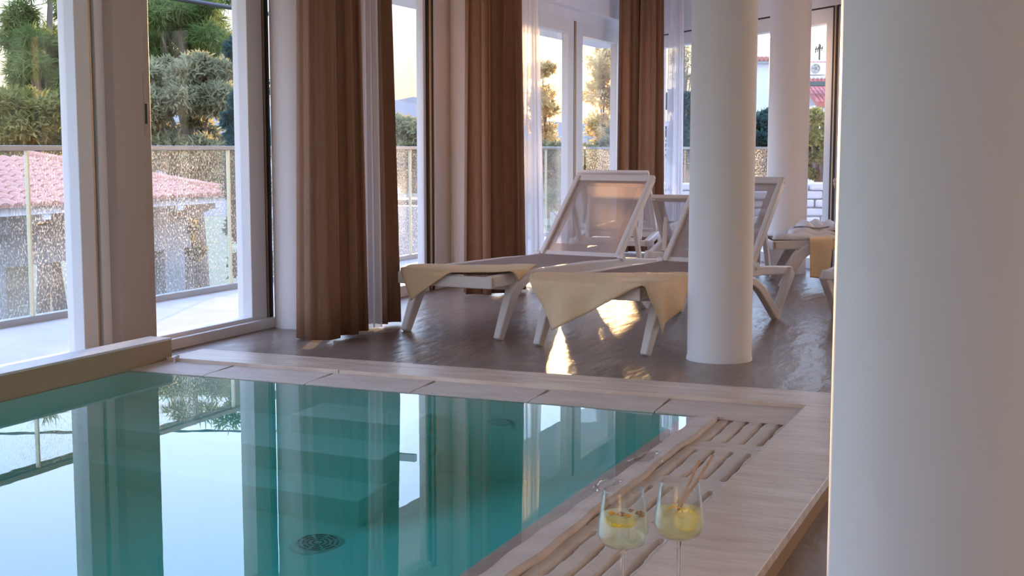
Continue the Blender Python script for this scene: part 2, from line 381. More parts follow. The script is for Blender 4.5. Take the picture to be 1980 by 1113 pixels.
# window 2: with the shade-tinted sash post and the pull handle
w2 = window('sliding window with sash post tinted for shade and pull handle')
stile(w2, 4.955, 5.165, -4.17, -4.06, 'taupe'); stile(w2, 5.165, 5.235, -4.165, -4.075, 'taupe')
hd = MB().box(-4.078, -4.066, 5.172, 5.200, 1.06, 1.36).build('handle', 'taupe', w2, bevel=.003)
MB().box(-4.068, -4.063, 5.180, 5.192, 1.115, 1.33-.12).build('handle_recess', 'gasket', hd)
rails(w2, 5.235, 6.09, sill=.075); pane(w2, 5.235, 6.09)
stile(w2, 6.09, 6.235); stile(w2, 6.235, 6.25, -4.19, -4.10, 'gasket', name='gasket'); stile(w2, 6.25, 6.272, -4.19, -4.10, 'track', name='track'); stile(w2, 6.272, 6.295, -4.19, -4.09, 'gasket', name='gasket')
MB().box(-4.20, -4.06, 4.94, 6.30, 0, .055).build('floor_track', 'frame', w2, bevel=.004)
# window 3 behind the first curtain
w3 = window('window between the two pairs of brown curtains')
stile(w3, 6.45, 6.60); rails(w3, 6.60, 8.29); pane(w3, 6.60, 8.29)
stile(w3, 8.29, 8.33, -4.19, -4.135); stile(w3, 8.33, 8.35, -4.19, -4.122, 'gasket', name='gasket'); stile(w3, 8.35, 8.375, -4.19, -4.112, 'track', name='track'); stile(w3, 8.375, 8.395, -4.19, -4.108, 'gasket', name='gasket'); stile(w3, 8.395, 8.72)
# windows 4 and 5: the low sun stands behind them
w4 = window('tall window with the low sun behind it')
stile(w4, 8.9, 9.0); rails(w4, 9.0, 11.08, head=.12); pane(w4, 9.0, 11.08, z1=2.02); stile(w4, 11.08, 11.22, -4.16); stile(w4, 11.22, 11.25, -4.19, -4.10, 'gasket', name='gasket')
stile(w4, 11.25, 11.29, -4.19, -4.10, 'track', name='track')
w5 = window('narrow window right of the low sun')
stile(w5, 11.29, 11.46); rails(w5, 11.46, 12.44, head=.12); pane(w5, 11.46, 12.44, z1=2.02); stile(w5, 12.44, 12.6, -4.16); stile(w5, 12.6, KY)
# ---------------------------------------------------------------- windows of the angled far wall
def bwin(label, s0, s1, a=.09, dark=False, m='frame'):
    o = window(label)
    for (p0, p1, z0, z1, nm) in ((s0, s0+a, 0, 2.13, 'stile'), (s1-a, s1, 0, 2.13, 'stile'), (s0+a, s1-a, 0, .09, 'sill'), (s0+a, s1-a, 2.0, 2.13, 'head')):
        q = MB(); backbox(q, p0, p1, .02, .11, z0, z1); q.build(nm, m, o, bevel=.004)
    q = MB(); backbox(q, s0+a, s1-a, .06, .068, .09, 2.0); q.build('glass_pane', 'pane', o)
    q = MB(); backbox(q, s0, s1, .012, .03, 2.118, 2.135); q.build('gasket', 'gasket', o)
    if dark:
        q = MB(); backbox(q, s1, s1+.03, .02, .11, 0, 2.13); q.build('gasket', 'gasket', o)
        q = MB(); backbox(q, s1+.03, s1+.05, .015, .11, 0, 2.13); q.build('track', 'track', o)
        q = MB(); backbox(q, s1+.05, s1+.075, .02, .11, 0, 2.13); q.build('gasket', 'gasket', o)
    return o
bwin('far window beside the sheer curtain', .25, 1.55)
bwin('far window between the two slim columns', 1.56, 3.345, dark=True, m='frame')
bwin('far window beside the near column', 3.42, L+.07, a=.15, m='taupe')
w9 = window('far glazing hidden behind the near column')
for x in (MX_+.05, .2, 1.4, 2.5): MB().box(x, x+.1, MY_, MY_+.1, 0, 2.13).build('stile', 'frame', w9)
MB().box(MX_+.15, 2.6, MY_+.04, MY_+.048, 0, 2.13).build('glass_pane', 'pane', w9)

# ---------------------------------------------------------------- columns
def column(x, y, r, label):
    b = MB(); b.lathe([(r+.004, 0), (r+.004, .012), (r, .02), (r, CEIL)], 64, (x, y, 0))
    o = b.build('column', 'plaster', smooth=True); tag(o, label, kind='structure'); return o
column(-1.49, 6.12, .152, 'white round column beside the front loungers')
column(-3.95, 6.37, .155, 'white round column behind the first brown curtain')
column(-3.97, 8.73, .155, 'white round column behind the second brown curtain')
column(-2.055, 10.62, .16, 'white round column by the far windows')
for y in EDGE_LAMPS: edge_lamp(y)
fc = at(1832, 1.95); column(fc.x, fc.y, .157, 'large white round column at the right edge, nearest the camera')

# ================================================================== POOL
WZ = .054
b = MB()
b.box(-4.1, -3.665, -1.6, 4.9, -1.4, -.12)                 # left wall (under the beam)
b.box(-1.195, -.62, -1.6, 4.9, -1.4, .028)                 # right wall
b.box(-3.665, -1.195, 4.505, 4.95, -1.4, .028)             # far wall
b.box(-3.665, -1.195, -1.6, -1.25, -1.4, .028)             # near wall
b.box(-3.665, -1.195, -1.25, 4.505, -1.4, -1.08)           # bottom
b.box(-3.80, -3.655, -1.6, 4.505, -1.4, .028)
pool = b.build('pool_basin', 'pool'); tag(pool, 'pale green plastered pool basin under the water', kind='structure')
for (x0, x1, y0, y1, zb, z) in ((-2.71, -2.22, 4.27, 4.51, -.56, -.27), (-3.66, -2.20, 4.05, 4.51, -.84, -.55), (-3.66, -2.18, 3.85, 4.51, -1.1, -.83)):
    MB().box(x0, x1, y0, y1, zb, z).build('pool_step', 'pool', pool, bevel=.008)
b = MB()
vs = [b.bm.verts.new(p) for p in ((-1.94, 4.51, -1.08), (-2.27, 3.40, -1.08), (-2.6, 2.3, -1.08), (-2.6, -1.3, -1.08), (-1.19, -1.3, -.80), (-1.19, 4.51, -.80))]
b.bm.faces.new(vs)
b.build('sloping_floor', 'pool', pool)
dr = MB().lathe([(0, .022), (.075, .022), (.09, .012), (.095, 0)], 40, (-2.225, 3.66, -1.08)).build('drain_cover', 'drain', pool, smooth=False)
for r in (.018, .034, .05, .066):
    for k in range(8):
        a0 = k*PI/4+.1; q = MB(); q.sweep([(-2.225+r*math.cos(a0+t), 3.66+r*math.sin(a0+t), -1.056) for t in (0, .15, .3, .45, .58)], .007, .004, up=(0, 0, 1))
        q.build('drain_slot', 'drainslot', dr)
# inlet on the far wall
MB().lathe([(0, 0), (.05, 0), (.05, .012), (.035, .018), (0, .018)], 24, (0, 0, 0)).build('inlet', 'drain', pool).matrix_local = Matrix.Translation((-1.93, 4.50, -.30)) @ Matrix.Rotation(PI/2, 4, 'X')
# water
m, t = mixmat('pool_water', None); M['water'] = m
o_ = t.nodes.new('ShaderNodeOutputMaterial'); g_ = t.nodes.new('ShaderNodeBsdfGlass'); g_.inputs['IOR'].default_value = 1.333; g_.inputs['Roughness'].default_value = 0
va = t.nodes.new('ShaderNodeVolumeAbsorption'); va.inputs['Color'].default_value = (.0, .84, .80, 1); va.inputs['Density'].default_value = .68
t.links.new(g_.outputs[0], o_.inputs[0]); t.links.new(va.outputs[0], o_.inputs['Volume'])
c_ = t.nodes.new('ShaderNodeTexCoord'); mp_ = t.nodes.new('ShaderNodeMapping'); t.links.new(c_.outputs['Object'], mp_.inputs[0]); mp_.inputs['Scale'].default_value = (1, 1, 1)
n_ = t.nodes.new('ShaderNodeTexNoise'); n_.inputs['Scale'].default_value = 5.0; n_.inputs['Detail'].default_value = 2; t.links.new(mp_.outputs[0], n_.inputs['Vector'])
bp_ = t.nodes.new('ShaderNodeBump'); bp_.inputs['Strength'].default_value = .03; bp_.inputs['Distance'].default_value = .003; t.links.new(n_.outputs[0], bp_.inputs['Height']); t.links.new(bp_.outputs[0], g_.inputs['Normal'])
wo = MB().box(-3.70, -1.10, -1.4, 4.60, -1.25, WZ).build('pool_water', 'water'); tag(wo, 'still turquoise pool water mirroring the windows', 'water', kind='stuff')
# left parapet beam
bo = empty('pool_parapet'); tag(bo, 'low rendered beam left of the pool, shade and sky light in its colours', kind='structure')
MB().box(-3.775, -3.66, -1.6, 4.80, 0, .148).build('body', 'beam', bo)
MB().box(-3.777, -3.657, -1.6, 4.80, .148, .158).build('lit_top', 'lit_top', bo, bevel=.002)
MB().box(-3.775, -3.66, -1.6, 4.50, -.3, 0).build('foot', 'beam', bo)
# coping slabs
cp = empty('pool_coping'); tag(cp, 'polished travertine coping slabs framing the pool', kind='structure')
MB().box(-3.64, -2.768, 4.735, 5.0, .052, .08).build('slab', 'travertine', cp, bevel=.002)
MB().prism([(-2.764, 4.735), (-.83, 4.735), (-.83, 1.9), (-.582, 1.9), (-.582, 5.0), (-2.764, 5.0)], .052, .08).build('slab', 'travertine', cp, bevel=.002)
for y0, y1 in ((-1.6, .6), (.603, 1.8975)):
    MB().box(-.83, -.582, y0, y1, .052, .08).build('slab', 'travertine', cp, bevel=.002)
# plinth under the coping (seen on the right as a thick edge)
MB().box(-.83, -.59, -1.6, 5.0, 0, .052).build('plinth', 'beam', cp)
MB().box(-3.64, -.83, 4.745, 5.0, -.02, .052).build('plinth', 'travertine', cp)
MB().tube([(-3.60, 4.77, .083), (-3.59, 4.73, .082), (-3.56, 4.68, .058)], .005, 6).build('cord', 'whitewash', cp)
# rim tiles on the far side (flat, joints between)
rim = empty('pool_rim'); tag(rim, 'matte travertine rim tiles at the water line', kind='structure')
def rimtile(x0, x1, parent, flare=True):
    def f(u, v):
        g = .0025+.006*min(1, max(0, v-.35)*4); x = x0+g+(x1-x0-2*g)*u; y = 4.505 + .238*v
        z = .0535 + .006*v - .003*math.exp(-((v-.0)/.06)**2) + .0008*math.sin(9*u+x0*7)
        return (x, y, z)
    b = MB(); b.grid(f, 12, 8)
    o = b.build('rim_tile', 'travertine_rim', parent, solid=.012); return o
xs = [-3.66, -3.28, -2.79, -2.312, -1.819, -1.33]
for a, c in zip(xs, xs[1:]): rimtile(a, c, rim)
def farcorner(u, v):
    x = -1.327+.497*u; y = 4.505+.238*v
    return (x, y, .0535+.006*v)
b = MB(); b.grid(farcorner, 6, 6); b.build('rim_tile', 'travertine_rim', rim, solid=.012)
# rim along the right side: tilts to the water, drops at the lip
ys = [4.505, 4.0, 3.5, 3.0, 2.5, 2.0, 1.5, 1.0, .5, 0, -.6]
prof = [(-1.215, .044), (-1.205, .0495), (-1.19, .0525), (-1.15, .0555), (-1.12, .0605), (-1.104, .062), (-1.095, .058), (-1.093, .05), (-1.093, .02), (-1.215, .02)]
for k, (ya, yb) in enumerate(zip(ys, ys[1:])):
    b = MB(); ny_ = 14; ph = random.random()*6
    rings = []
    for j in range(ny_+1):
        y = yb + .0005 + (ya-yb-.001)*j/ny_
        wv = .00022*math.sin(y*11+1)+.00022*math.sin(y*27+2)+.0002*math.sin(y*3.1); lx = .004*math.sin(y*9.3)+.0025*math.sin(y*23)
        rings.append([b.bm.verts.new((x+(lx if i >= 4 and i < 9 else 0), y, z+(wv if i < 7 else 0))) for i, (x, z) in enumerate(prof)])
    for A, B in zip(rings, rings[1:]):
        for i in range(len(prof)): b.bm.faces.new((A[i], A[(i+1) % len(prof)], B[(i+1) % len(prof)], B[i]))
    b.bm.faces.new(rings[0][::-1]); b.bm.faces.new(rings[-1])
    b.build('rim_stone', 'travertine_rim', rim, smooth=False)
# shallow puddles left on the rim
for (x, y, a, c_, lab) in ((-1.145, 3.80, .045, .10, 'puddle on the rim farther from the glasses'), (-1.152, 3.45, .04, .075, 'puddle on the rim beside the pale green drink')):
    b = MB(); ring = []; n = 40
    ctr = b.bm.verts.new((x, y, .0600)); prev = None
    for fr_, zz in ((.6, .0602), (.93, .0598), (1.0, .0560)):
        rg = []
        for k in range(n):
            th = 2*PI*k/n; rr = fr_*(1+.18*math.sin(3*th+y*9)+.12*math.sin(5*th+2))
            rg.append(b.bm.verts.new((x+a*rr*math.cos(th), y+c_*rr*math.sin(th), zz+(x*0))))
        if prev is None:
            for k in range(n): b.bm.faces.new((ctr, rg[k], rg[(k+1) % n]))
        else:
            for k in range(n): b.bm.faces.new((prev[k], rg[k], rg[(k+1) % n], prev[(k+1) % n]))
        prev = rg
    tag(b.build('puddle', 'glass', smooth=True), lab, 'puddle', 'puddles on the pool rim')
# overflow grate tiles
gr = empty('overflow_gutter'); tag(gr, 'row of slotted sandstone grate tiles along the pool', kind='structure')
MB().box(-1.093, -.83, -1.6, 4.60, .0285, .0295).build('channel', 'dark', gr)
MB().box(-1.093, -.835, 4.575, 4.60, .028, .0545).build('end_stone', 'concrete', gr, bevel=.002)
TL, TX = .482, .258
def slot_depth(x, y):
    d = 0
    for k in range(4):
        xc = .042+.058*k
        t = (y-.055)/(TL-.11)
        if 0 <= t <= 1:
            wv = .0025*math.sin(t*2*PI)                      # wavy slot
            hw = .0080+.0014*math.cos(t*4*PI)
            e = min(t, 1-t)*(TL-.11)
            if e < hw: hw = math.sqrt(max(0, hw*hw-(hw-e)**2))
            q = abs(x-xc-wv)
            if q < hw: d = max(d, min(1, (hw-q)/.0035))
    return d
def gratefn(u, v):
    x, y = TX*u, TL*v
    yy = y + .012*math.sin(PI*u)*(1 if True else 0)
    s = slot_depth(x, y)
    edge = min(v, 1-v)*TL
    z = .046+.002*math.sin(PI*u) - .019*s - (.006 if edge < .002 else 0) + .0006*math.sin(30*x+5*y)
    return (x, yy, z)
b = MB(); b.grid(gratefn, 86, 96); g0 = b.build('grate_tile', 'grate', gr, smooth=True)
first = True
for k in range(12):
    y = 4.085-.490*k
    o = g0 if first else link(g0.copy(), gr); first = False
    o.location = (-1.091, y, 0)

# ================================================================== CURTAINS
def curtain(name, m, pts, label, group, n_per=12, amp=.05, folds=None, z0=.015, z1=2.5, flare=1.0, seed=0, shrink=.85, solid=.004):
    """pts: plan polyline of the curtain's foot; folds: number of pleats"""
    rnd = random.Random(seed)
    P = [Vector((p[0], p[1], 0)) for p in pts]
    seg = [(b_-a_).length for a_, b_ in zip(P, P[1:])]; tot_ = sum(seg)
    def along(t):
        s = t*tot_
        for k, l in enumerate(seg):
            if s <= l or k == len(seg)-1: return P[k].lerp(P[k+1], s/l), (P[k+1]-P[k]).normalized()
            s -= l
    cen = sum(P, Vector())/len(P)
    nf = folds; nu = nf*n_per
    ph = [rnd.uniform(-.4, .4) for _ in range(nf+2)]; am = [rnd.uniform(.65, 1.25) for _ in range(nf+2)]
    def f(u, v):
        p, d = along(u); nrm = Vector((-d.y, d.x, 0))
        k = int(min(u*nf, nf-1)); fr = u*nf-k
        a = am[k]*(1-fr)+am[k+1]*fr; pp = ph[k]*(1-fr)+ph[k+1]*fr
        th = 2*PI*u*nf+pp
        open_ = (.75+.25*(1-v))
        off = amp*a*math.sin(th)*open_ + .25*amp*math.sin(2.3*th+1+v*1.5)
        side = .35*amp*math.sin(2*th)
        q = p + nrm*off + d*side
        sc = 1-(1-shrink)*v
        q = cen + (q-cen)*sc
        return (q.x, q.y, z0+(z1-z0)*v)
    b = MB(); b.grid(f, nu, 14)
    o = b.build(name, m, smooth=True, solid=solid)
    tag(o, label, 'curtain', group); return o
def spline(pts, n=6):
    P = [Vector(p) for p in pts]; out_ = []
    for k in range(len(P)-1):
        p0, p1, p2, p3 = P[max(k-1, 0)], P[k], P[k+1], P[min(k+2, len(P)-1)]
        for q in range(n):
            t = q/n; out_.append(tuple(.5*((2*p1)+(p2-p0)*t+(2*p0-5*p1+4*p2-p3)*t*t+(3*p1-p0-3*p2+p3)*t**3)))
    return out_+[tuple(P[-1])]
curtain('brown_curtain', 'curtain', spline([(-3.72, 6.02), (-3.70, 5.90), (-3.62, 5.84), (-3.54, 5.825), (-3.47, 5.855), (-3.455, 5.93), (-3.515, 5.985), (-3.50, 6.04), (-3.455, 6.06), (-3.45, 6.12), (-3.50, 6.16), (-3.49, 6.20), (-3.455, 6.22), (-3.48, 6.27)]), 'brown curtain bunched left of the white sheer, nearest the pool', 'curtains on the window wall', folds=9, amp=.007, seed=3, shrink=.8)
curtain('sheer_curtain', 'sheer', [(-3.53, 6.28), (-3.47, 6.42)], 'narrow white sheer squeezed between two brown curtains', 'sheer curtains', folds=3, amp=.022, seed=5, shrink=.8, solid=0)
curtain('brown_curtain', 'curtain', [(-3.80, 6.56), (-3.66, 6.50), (-3.52, 6.50), (-3.49, 6.66)], 'narrow brown curtain right of the first white sheer', 'curtains on the window wall', folds=4, amp=.035, seed=9, shrink=.75)
curtain('brown_curtain', 'curtain', [(-3.78, 8.16), (-3.60, 8.08), (-3.52, 8.30), (-3.50, 8.55)], 'brown curtain left of the low sun, behind the first lounger', 'curtains on the window wall', folds=5, amp=.05, seed=12, shrink=.9)
curtain('sheer_curtain', 'sheer', [(-3.62, 8.66), (-3.60, 9.0), (-3.66, 9.35)], 'wide white sheer hanging before the low sun', 'sheer curtains', folds=6, amp=.03, seed=15, shrink=.5, solid=0)
curtain('brown_curtain', 'curtain', [(-3.92, 11.95), (-3.76, 12.14), (-3.66, 12.06), (-3.55, 12.22)], 'brown curtain in the far corner right of the low sun', 'curtains on the window wall', folds=5, amp=.055, seed=18, shrink=.92)
curtain('sheer_curtain', 'sheer', [(-3.54, 12.25), (-3.44, 12.32), (-3.34, 12.2)], 'white sheer in the far corner beside the slim column', 'sheer curtains', folds=4, amp=.03, seed=22, shrink=.8, solid=0)

# ================================================================== LOUNGERS
def lounger(loc, rz, label, top=(1.85, .81)):
    """local x across (0..0.68), y from the foot end (0) to the head end, z up"""
    r = empty('sun_lounger', loc, rz); tag(r, label, 'sun lounger', 'resin sun loungers in the pool hall')
    W = .68
    # side rails
    for u in (.055, W-.055):
        MB().sweep([(u, -.045, .306), (u, .2, .312), (u, 1.0, .312), (u, 1.5, .300), (u, 1.94, .268)], .042, [.062, .066, .062, .056, .05]).build('side_rail', 'plastic', r, bevel=.008)
    MB().sweep([(.034, -.03, .303), (.2, -.05, .303), (.34, -.054, .303), (.48, -.05, .303), (.646, -.03, .303)], .03, .062, up=(0, 1, 0)).build('front_bar', 'plastic', r, bevel=.006)
    MB().bar((.06, 1.93, .268), (W-.06, 1.93, .268), .045, .045).build('rear_bar', 'plastic', r, bevel=.006)
    MB().bar((.06, 1.385, .30), (W-.06, 1.385, .30), .04, .04).build('cross_bar', 'plastic', r, bevel=.006)
    MB().sweep([(.07, .2, .262), (.2, .2, .258), (.48, .2, .258), (.61, .2, .262)], .05, .03, up=(0, 1, 0)).build('stretcher', 'plastic', r, bevel=.005)
    # front legs splay forward
    for u, s in ((.035, -1), (W-.035, 1)):
        MB().sweep([(u, .30, .30), (u, .21, .285), (u, .15, .235), (u, .085, .12), (u, .02, 0)], [.046, .05, .05, .046, .04], [.03, .075, .075, .062, .05]).build('leg', 'plastic', r, bevel=.008)
    # rear legs: straight leg, arch
    for u in (.03, W-.03):
        MB().sweep([(u, 1.90, .272), (u, 1.80, .16), (u, 1.66, 0)], [.046, .046, .042], [.075, .055, .05]).build('rear_leg', 'plastic', r, bevel=.008)
        a = []
        for k in range(9):
            t_ = k/8; a.append((u, 1.66-.46*t_, .025+.245*math.sin(t_*PI/2)**1.0 if True else 0))
        MB().sweep(a, .042, [.05, .056, .06, .06, .056, .05, .048, .045, .04]).build('leg_arch', 'plastic', r, bevel=.008)
    # seat sling
    def seat(x, y):
        return (.062+(W-.124)*x, -.02+1.40*y, .338-.012*math.sin(PI*x)*math.sin(PI*min(1, y*1.2+.05)))
    MB().grid(seat, 10, 20).build('seat_sling', 'hem', r, smooth=True)
    # backrest
    h = Vector((0, 1.385, .325)); tp = Vector((0, *top)); d = tp-h
    def B(u, s, o=0):
        nrm = Vector((0, -d.z, d.y)).normalized()
        p = h + d*s + nrm*o; return (u, p.y, p.z)
    for u in (.072, W-.072):
        MB().sweep([B(u, 0), B(u, .5), B(u, 1.0)], .034, .048).build('back_frame', 'plastic', r, bevel=.007)
        c = MB(); c.lathe([(0, -.02), (.02, -.02), (.022, 0), (.02, .02), (0, .02)], 14); hc = c.build('hinge', 'plastic', r); hc.rotation_euler = (0, PI/2, 0); hc.location = (u+(-.03 if u < .3 else .03), 1.385, .335)
    MB().sweep([B(.072-.017, .985), B(.34, .985), B(W-.055, .985)], .05, .03, up=tuple(d.normalized())).build('top_bar', 'plastic', r, bevel=.007)
    MB().sweep([B(.08, .03), B(W-.08, .03)], .04, .026, up=tuple(d.normalized())).build('back_bar', 'plastic', r, bevel=.005)
    MB().grid(lambda a, s: B(.135+(W-.27)*a, .15+.72*s, .008), 6, 8).build('back_sling', 'sling', r)
    for (u0, u1, s0, s1) in ((.08, .135, .03, .97), (W-.135, W-.08, .03, .97), (.135, W-.135, .87, .97), (.135, W-.135, .03, .15)):
        MB().grid(lambda a, s: B(u0+(u1-u0)*a, s0+(s1-s0)*s, .008), 2, 6).build('sling_hem', 'hem', r)
    # support strut
    for u in (.13, W-.13):
        MB().sweep([B(u, .62, -.02), (u, 1.80, .285)], .028, .03).build('strut', 'plastic', r, bevel=.005)
    MB().bar((.13, 1.80, .285), (W-.13, 1.80, .285), .03, .03).build('strut_bar', 'plastic', r, bevel=.005)
    return r
TH = math.radians(-10.25)
LA = lounger((-3.347, 6.381, 0), TH, 'lounger nearest the brown curtains, towel corner hanging off its foot')
LB = lounger((-2.48, 6.165, 0), TH, 'lounger half hidden by the white column, rumpled towel on its foot')
TD = math.radians(169.75)
def dtype(px, d, u, v, rz, label, top):
    """place a lounger so that its local point (u,v) stands at picture column px, distance d"""
    p = at(px, d); c_, s_ = math.cos(rz), math.sin(rz)
    return lounger((p.x-(c_*u-s_*v), p.y-(s_*u+c_*v), 0), rz, label, top)
LC = dtype(1112, 10.4, .64, 1.85, TD+math.radians(18), 'lounger farthest back, seen over the top of the first lounger', (1.85, .81))
LD = dtype(1257, 9.1, .64, 1.90, TD+math.radians(18), 'lounger with low backrest between the two front loungers', (1.93, .665))
LF = dtype(1617, 7.86, .68, 1.66, TD, 'lounger at the right, cut off by the near column', (1.85, .81))
LE = dtype(1500, 9.4, .68, -.04, math.radians(-72.3), 'lounger standing sideways with folded white robe on it', (1.98, .40))

# ---------------------------------------------------------------- towels
def drape(name, m, lo, quad, label, cat, group, rect=(.004, .676, -.074, 1.35), top=.352, seed=0, fold=.012, n=40, bulge=.16, thick=.006, hem=None):
    rnd = random.Random(seed); ph = [rnd.uniform(0, 6) for _ in range(6)]
    x0, x1, y0, y1 = rect
    def f(a, c):
        p = (Vector(quad[0])*(1-a)*(1-c) + Vector(quad[1])*a*(1-c) + Vector(quad[2])*a*c + Vector(quad[3])*(1-a)*c)
        x, y = p.x, p.y
        qx, qy = min(max(x, x0), x1), min(max(y, y0), y1)
        dx, dy = x-qx, y-qy; ds = math.hypot(dx, dy)
        wr = fold*(math.sin(9*x+4*y+ph[0])+.7*math.sin(17*y-8*x+ph[1])+.5*math.sin(31*x+ph[2]))
        if ds < 1e-6:
            return (x, y, top + max(0, wr*.6)+.002)
        ux, uy = dx/ds, dy/ds
        r_ = .018
        roll = min(ds, r_*1.57); ang = roll/r_
        outx = r_*math.sin(ang); dz = r_*(1-math.cos(ang)); rest = max(0, ds-r_*1.57)
        tang = -uy*x+ux*y
        o_ = outx + rest*bulge*.35 + (fold*1.6*math.sin(26*(x*abs(uy)+y*abs(ux))+ph[3])*min(1, rest*9))*.8
        sd = .30*rest if ux*uy != 0 else 0
        return (qx+ux*(o_+sd), qy+uy*(o_+sd), top+.002-dz-rest*(.97 if sd == 0 else .93) + max(0, wr*.3))
    b = MB(); b.grid(f, n, n); o = b.build(name, m, smooth=True, solid=thick)
    o.location = lo.location; o.rotation_euler = lo.rotation_euler
    tag(o, label, cat, group); return o
drape('towel', 'towel', LA, [(.16, -.255), (.745, .14), (.58, .50), (-.005, .12)], 'flat cream towel with a pointed corner hanging, on the lounger by the curtains', 'towel', 'cream towels on the loungers', seed=1, fold=.006)
drape('towel', 'towel', LB, [(.19, -.345), (.94, .06), (.66, .62), (-.09, .17)], 'rumpled cream towel on the lounger behind the white column', 'towel', 'cream towels on the loungers', seed=4, fold=.013)
drape('towel', 'towel', LE, [(.35, .20), (.97, .22), (.985, .35), (.35, .40)], 'narrow cream towel hanging to the floor beside the folded robe', 'towel', 'cream towels on the loungers', seed=8, fold=.012, top=.356, bulge=.02)
# folded robe: stacked soft layers
rb = empty('bathrobe', LE.location, LE.rotation_euler.z); tag(rb, 'folded white bathrobe with grey piping on the sideways lounger', 'bathrobe')
rnd = random.Random(3)
for k, (xa, xb, ya, yb, z, nm) in enumerate(((.10, .62, -.02, .62, .362, 'robe_body'), (.16, .58, .10, .60, .395, 'robe_fold'), (.20, .55, .16, .50, .425, 'robe_sleeve'))):
    def f(a, c, xa=xa, xb=xb, ya=ya, yb=yb, z=z, k=k):
        e = (max(0, 1-abs(2*a-1)**4)*max(0, 1-abs(2*c-1)**6))**.4
        wr = .008*math.sin(14*a+6*c+k)+.007*math.sin(23*c+k*2)
        return (xa+(xb-xa)*a+.02*math.sin(6*c+k), ya+(yb-ya)*c+.02*math.sin(5*a+k), z-.015+(.045+1.6*wr)*e)
    MB().grid(f, 20, 28).build(nm, 'robe', rb, smooth=True, solid=.006)
MB().tube([(.53+.02*math.sin(k*.7), .12+.045*k, .43+.006*math.sin(k*1.3)) for k in range(12)], .006, 6).build('piping', 'piping', rb)
MB().tube([(.24+.02*k, .50+.02*math.sin(k*.8), .456) for k in range(12)], .006, 6).build('piping', 'piping', rb)

# ================================================================== DRINKS
def wineglass(px, d, zb, label, drinkcol, level):
    p = at(px, d); r = empty('cocktail_glass', (p.x, p.y, zb)); tag(r, label, 'glass', 'cocktail glasses on the coping')
    MB().lathe([(0, .004), (.012, .004), (.034, .002), (.036, .001), (.036, 0), (0, 0)], 40).build('foot', 'glass', r, smooth=True)
    MB().lathe([(.010, .003), (.0055, .008), (.0042, .02), (.0040, .13), (.0055, .146), (.010, .151)], 24).build('stem', 'realglass', r, smooth=True)
    outp = [(.0, .150), (.012, .1505), (.030, .154), (.040, .159), (.0455, .166), (.0482, .176), (.0488, .186), (.0475, .200), (.0440, .228), (.0402, .256), (.0390, .2645), (.03885, .2655), (.03855, .2660)]
    inp = [(max(0, r_-(.0011 if i < len(outp)-2 else (.0010 if i == len(outp)-2 else .0005))), z_+(.0013 if i < 5 else 0)) for i, (r_, z_) in enumerate(outp)]
    MB().lathe(outp+inp[::-1], 56).build('bowl', 'thinglass', r, smooth=True)
    lev = [(q, z_) for q, z_ in inp if z_ < level]; lv = .0455-.0000
    for (q0, z0), (q1, z1) in zip(inp, inp[1:]):
        if z0 <= level <= z1: lv = q0+(q1-q0)*(level-z0)/(z1-z0)
    m, t = mixmat('drink', None)
    o_ = t.nodes.new('ShaderNodeOutputMaterial'); tr = t.nodes.new('ShaderNodeBsdfTransparent'); tr.inputs[0].default_value = (*[.75+.25*c for c in drinkcol], 1)
    df = t.nodes.new('ShaderNodeBsdfDiffuse'); tl = t.nodes.new('ShaderNodeBsdfTranslucent')
    for n_ in (df, tl): n_.inputs[0].default_value = (*drinkcol, 1)
    a = t.nodes.new('ShaderNodeMixShader'); a.inputs[0].default_value = .5; t.links.new(df.outputs[0], a.inputs[1]); t.links.new(tl.outputs[0], a.inputs[2])
    bb = t.nodes.new('ShaderNodeMixShader'); bb.inputs[0].default_value = .30; t.links.new(tr.outputs[0], bb.inputs[1]); t.links.new(a.outputs[0], bb.inputs[2])
    t.links.new(bb.outputs[0], o_.inputs[0])
    MB().lathe([(max(0, q-.0006), z_+.0005) for q, z_ in lev]+[(lv-.0006, level), (0, level)], 56).build('drink', m, r, smooth=True)
    return r
G1 = wineglass(1211.5, 2.49, .08, 'left cocktail glass with pale green drink and dried flowers', (.90, .97, .78), .216)
G2 = wineglass(1323, 2.55, .08, 'right cocktail glass with yellow drink and twig stirrers', (.95, .92, .52), .209)
def lemon(loc, rot, label, r=.026, th=.005):
    o = empty('lemon_slice', loc); o.rotation_euler = rot; tag(o, label, 'lemon slice', 'lemon slices in the drinks')
    MB().lathe([(r*.9, -th/2), (r, -th/2), (r*1.02, 0), (r, th/2), (r*.9, th/2)], 36).build('rind', 'lemon', o, smooth=False)
    for k in range(9):
        a0 = 2*PI*k/9; q = MB(); pts = [(0.003*math.cos(a0+.35), .003*math.sin(a0+.35))]+[((r*.89)*math.cos(a0+.06+.58*j/5), (r*.89)*math.sin(a0+.06+.58*j/5)) for j in range(6)]
        q.prism(pts, -th/2*.9, th/2*.9); q.build('segment', 'pulp', o)
    return o
cd = Vector((-sn, cs, 0)); rd = Vector((cs, sn, 0))
g1, g2 = G1.location, G2.location
lemon(g1 + Vector((0, 0, .2075)) - rd*.006 - cd*.0155, (math.radians(4), math.radians(3), 0), 'lemon slice lying flat in the pale green drink', .029, .0085)
lemon(g2 + Vector((0, 0, .194)) + rd*.010 - cd*.023, (math.radians(74), math.radians(8), YAW), 'lemon slice standing upright in the yellow drink', .0225)
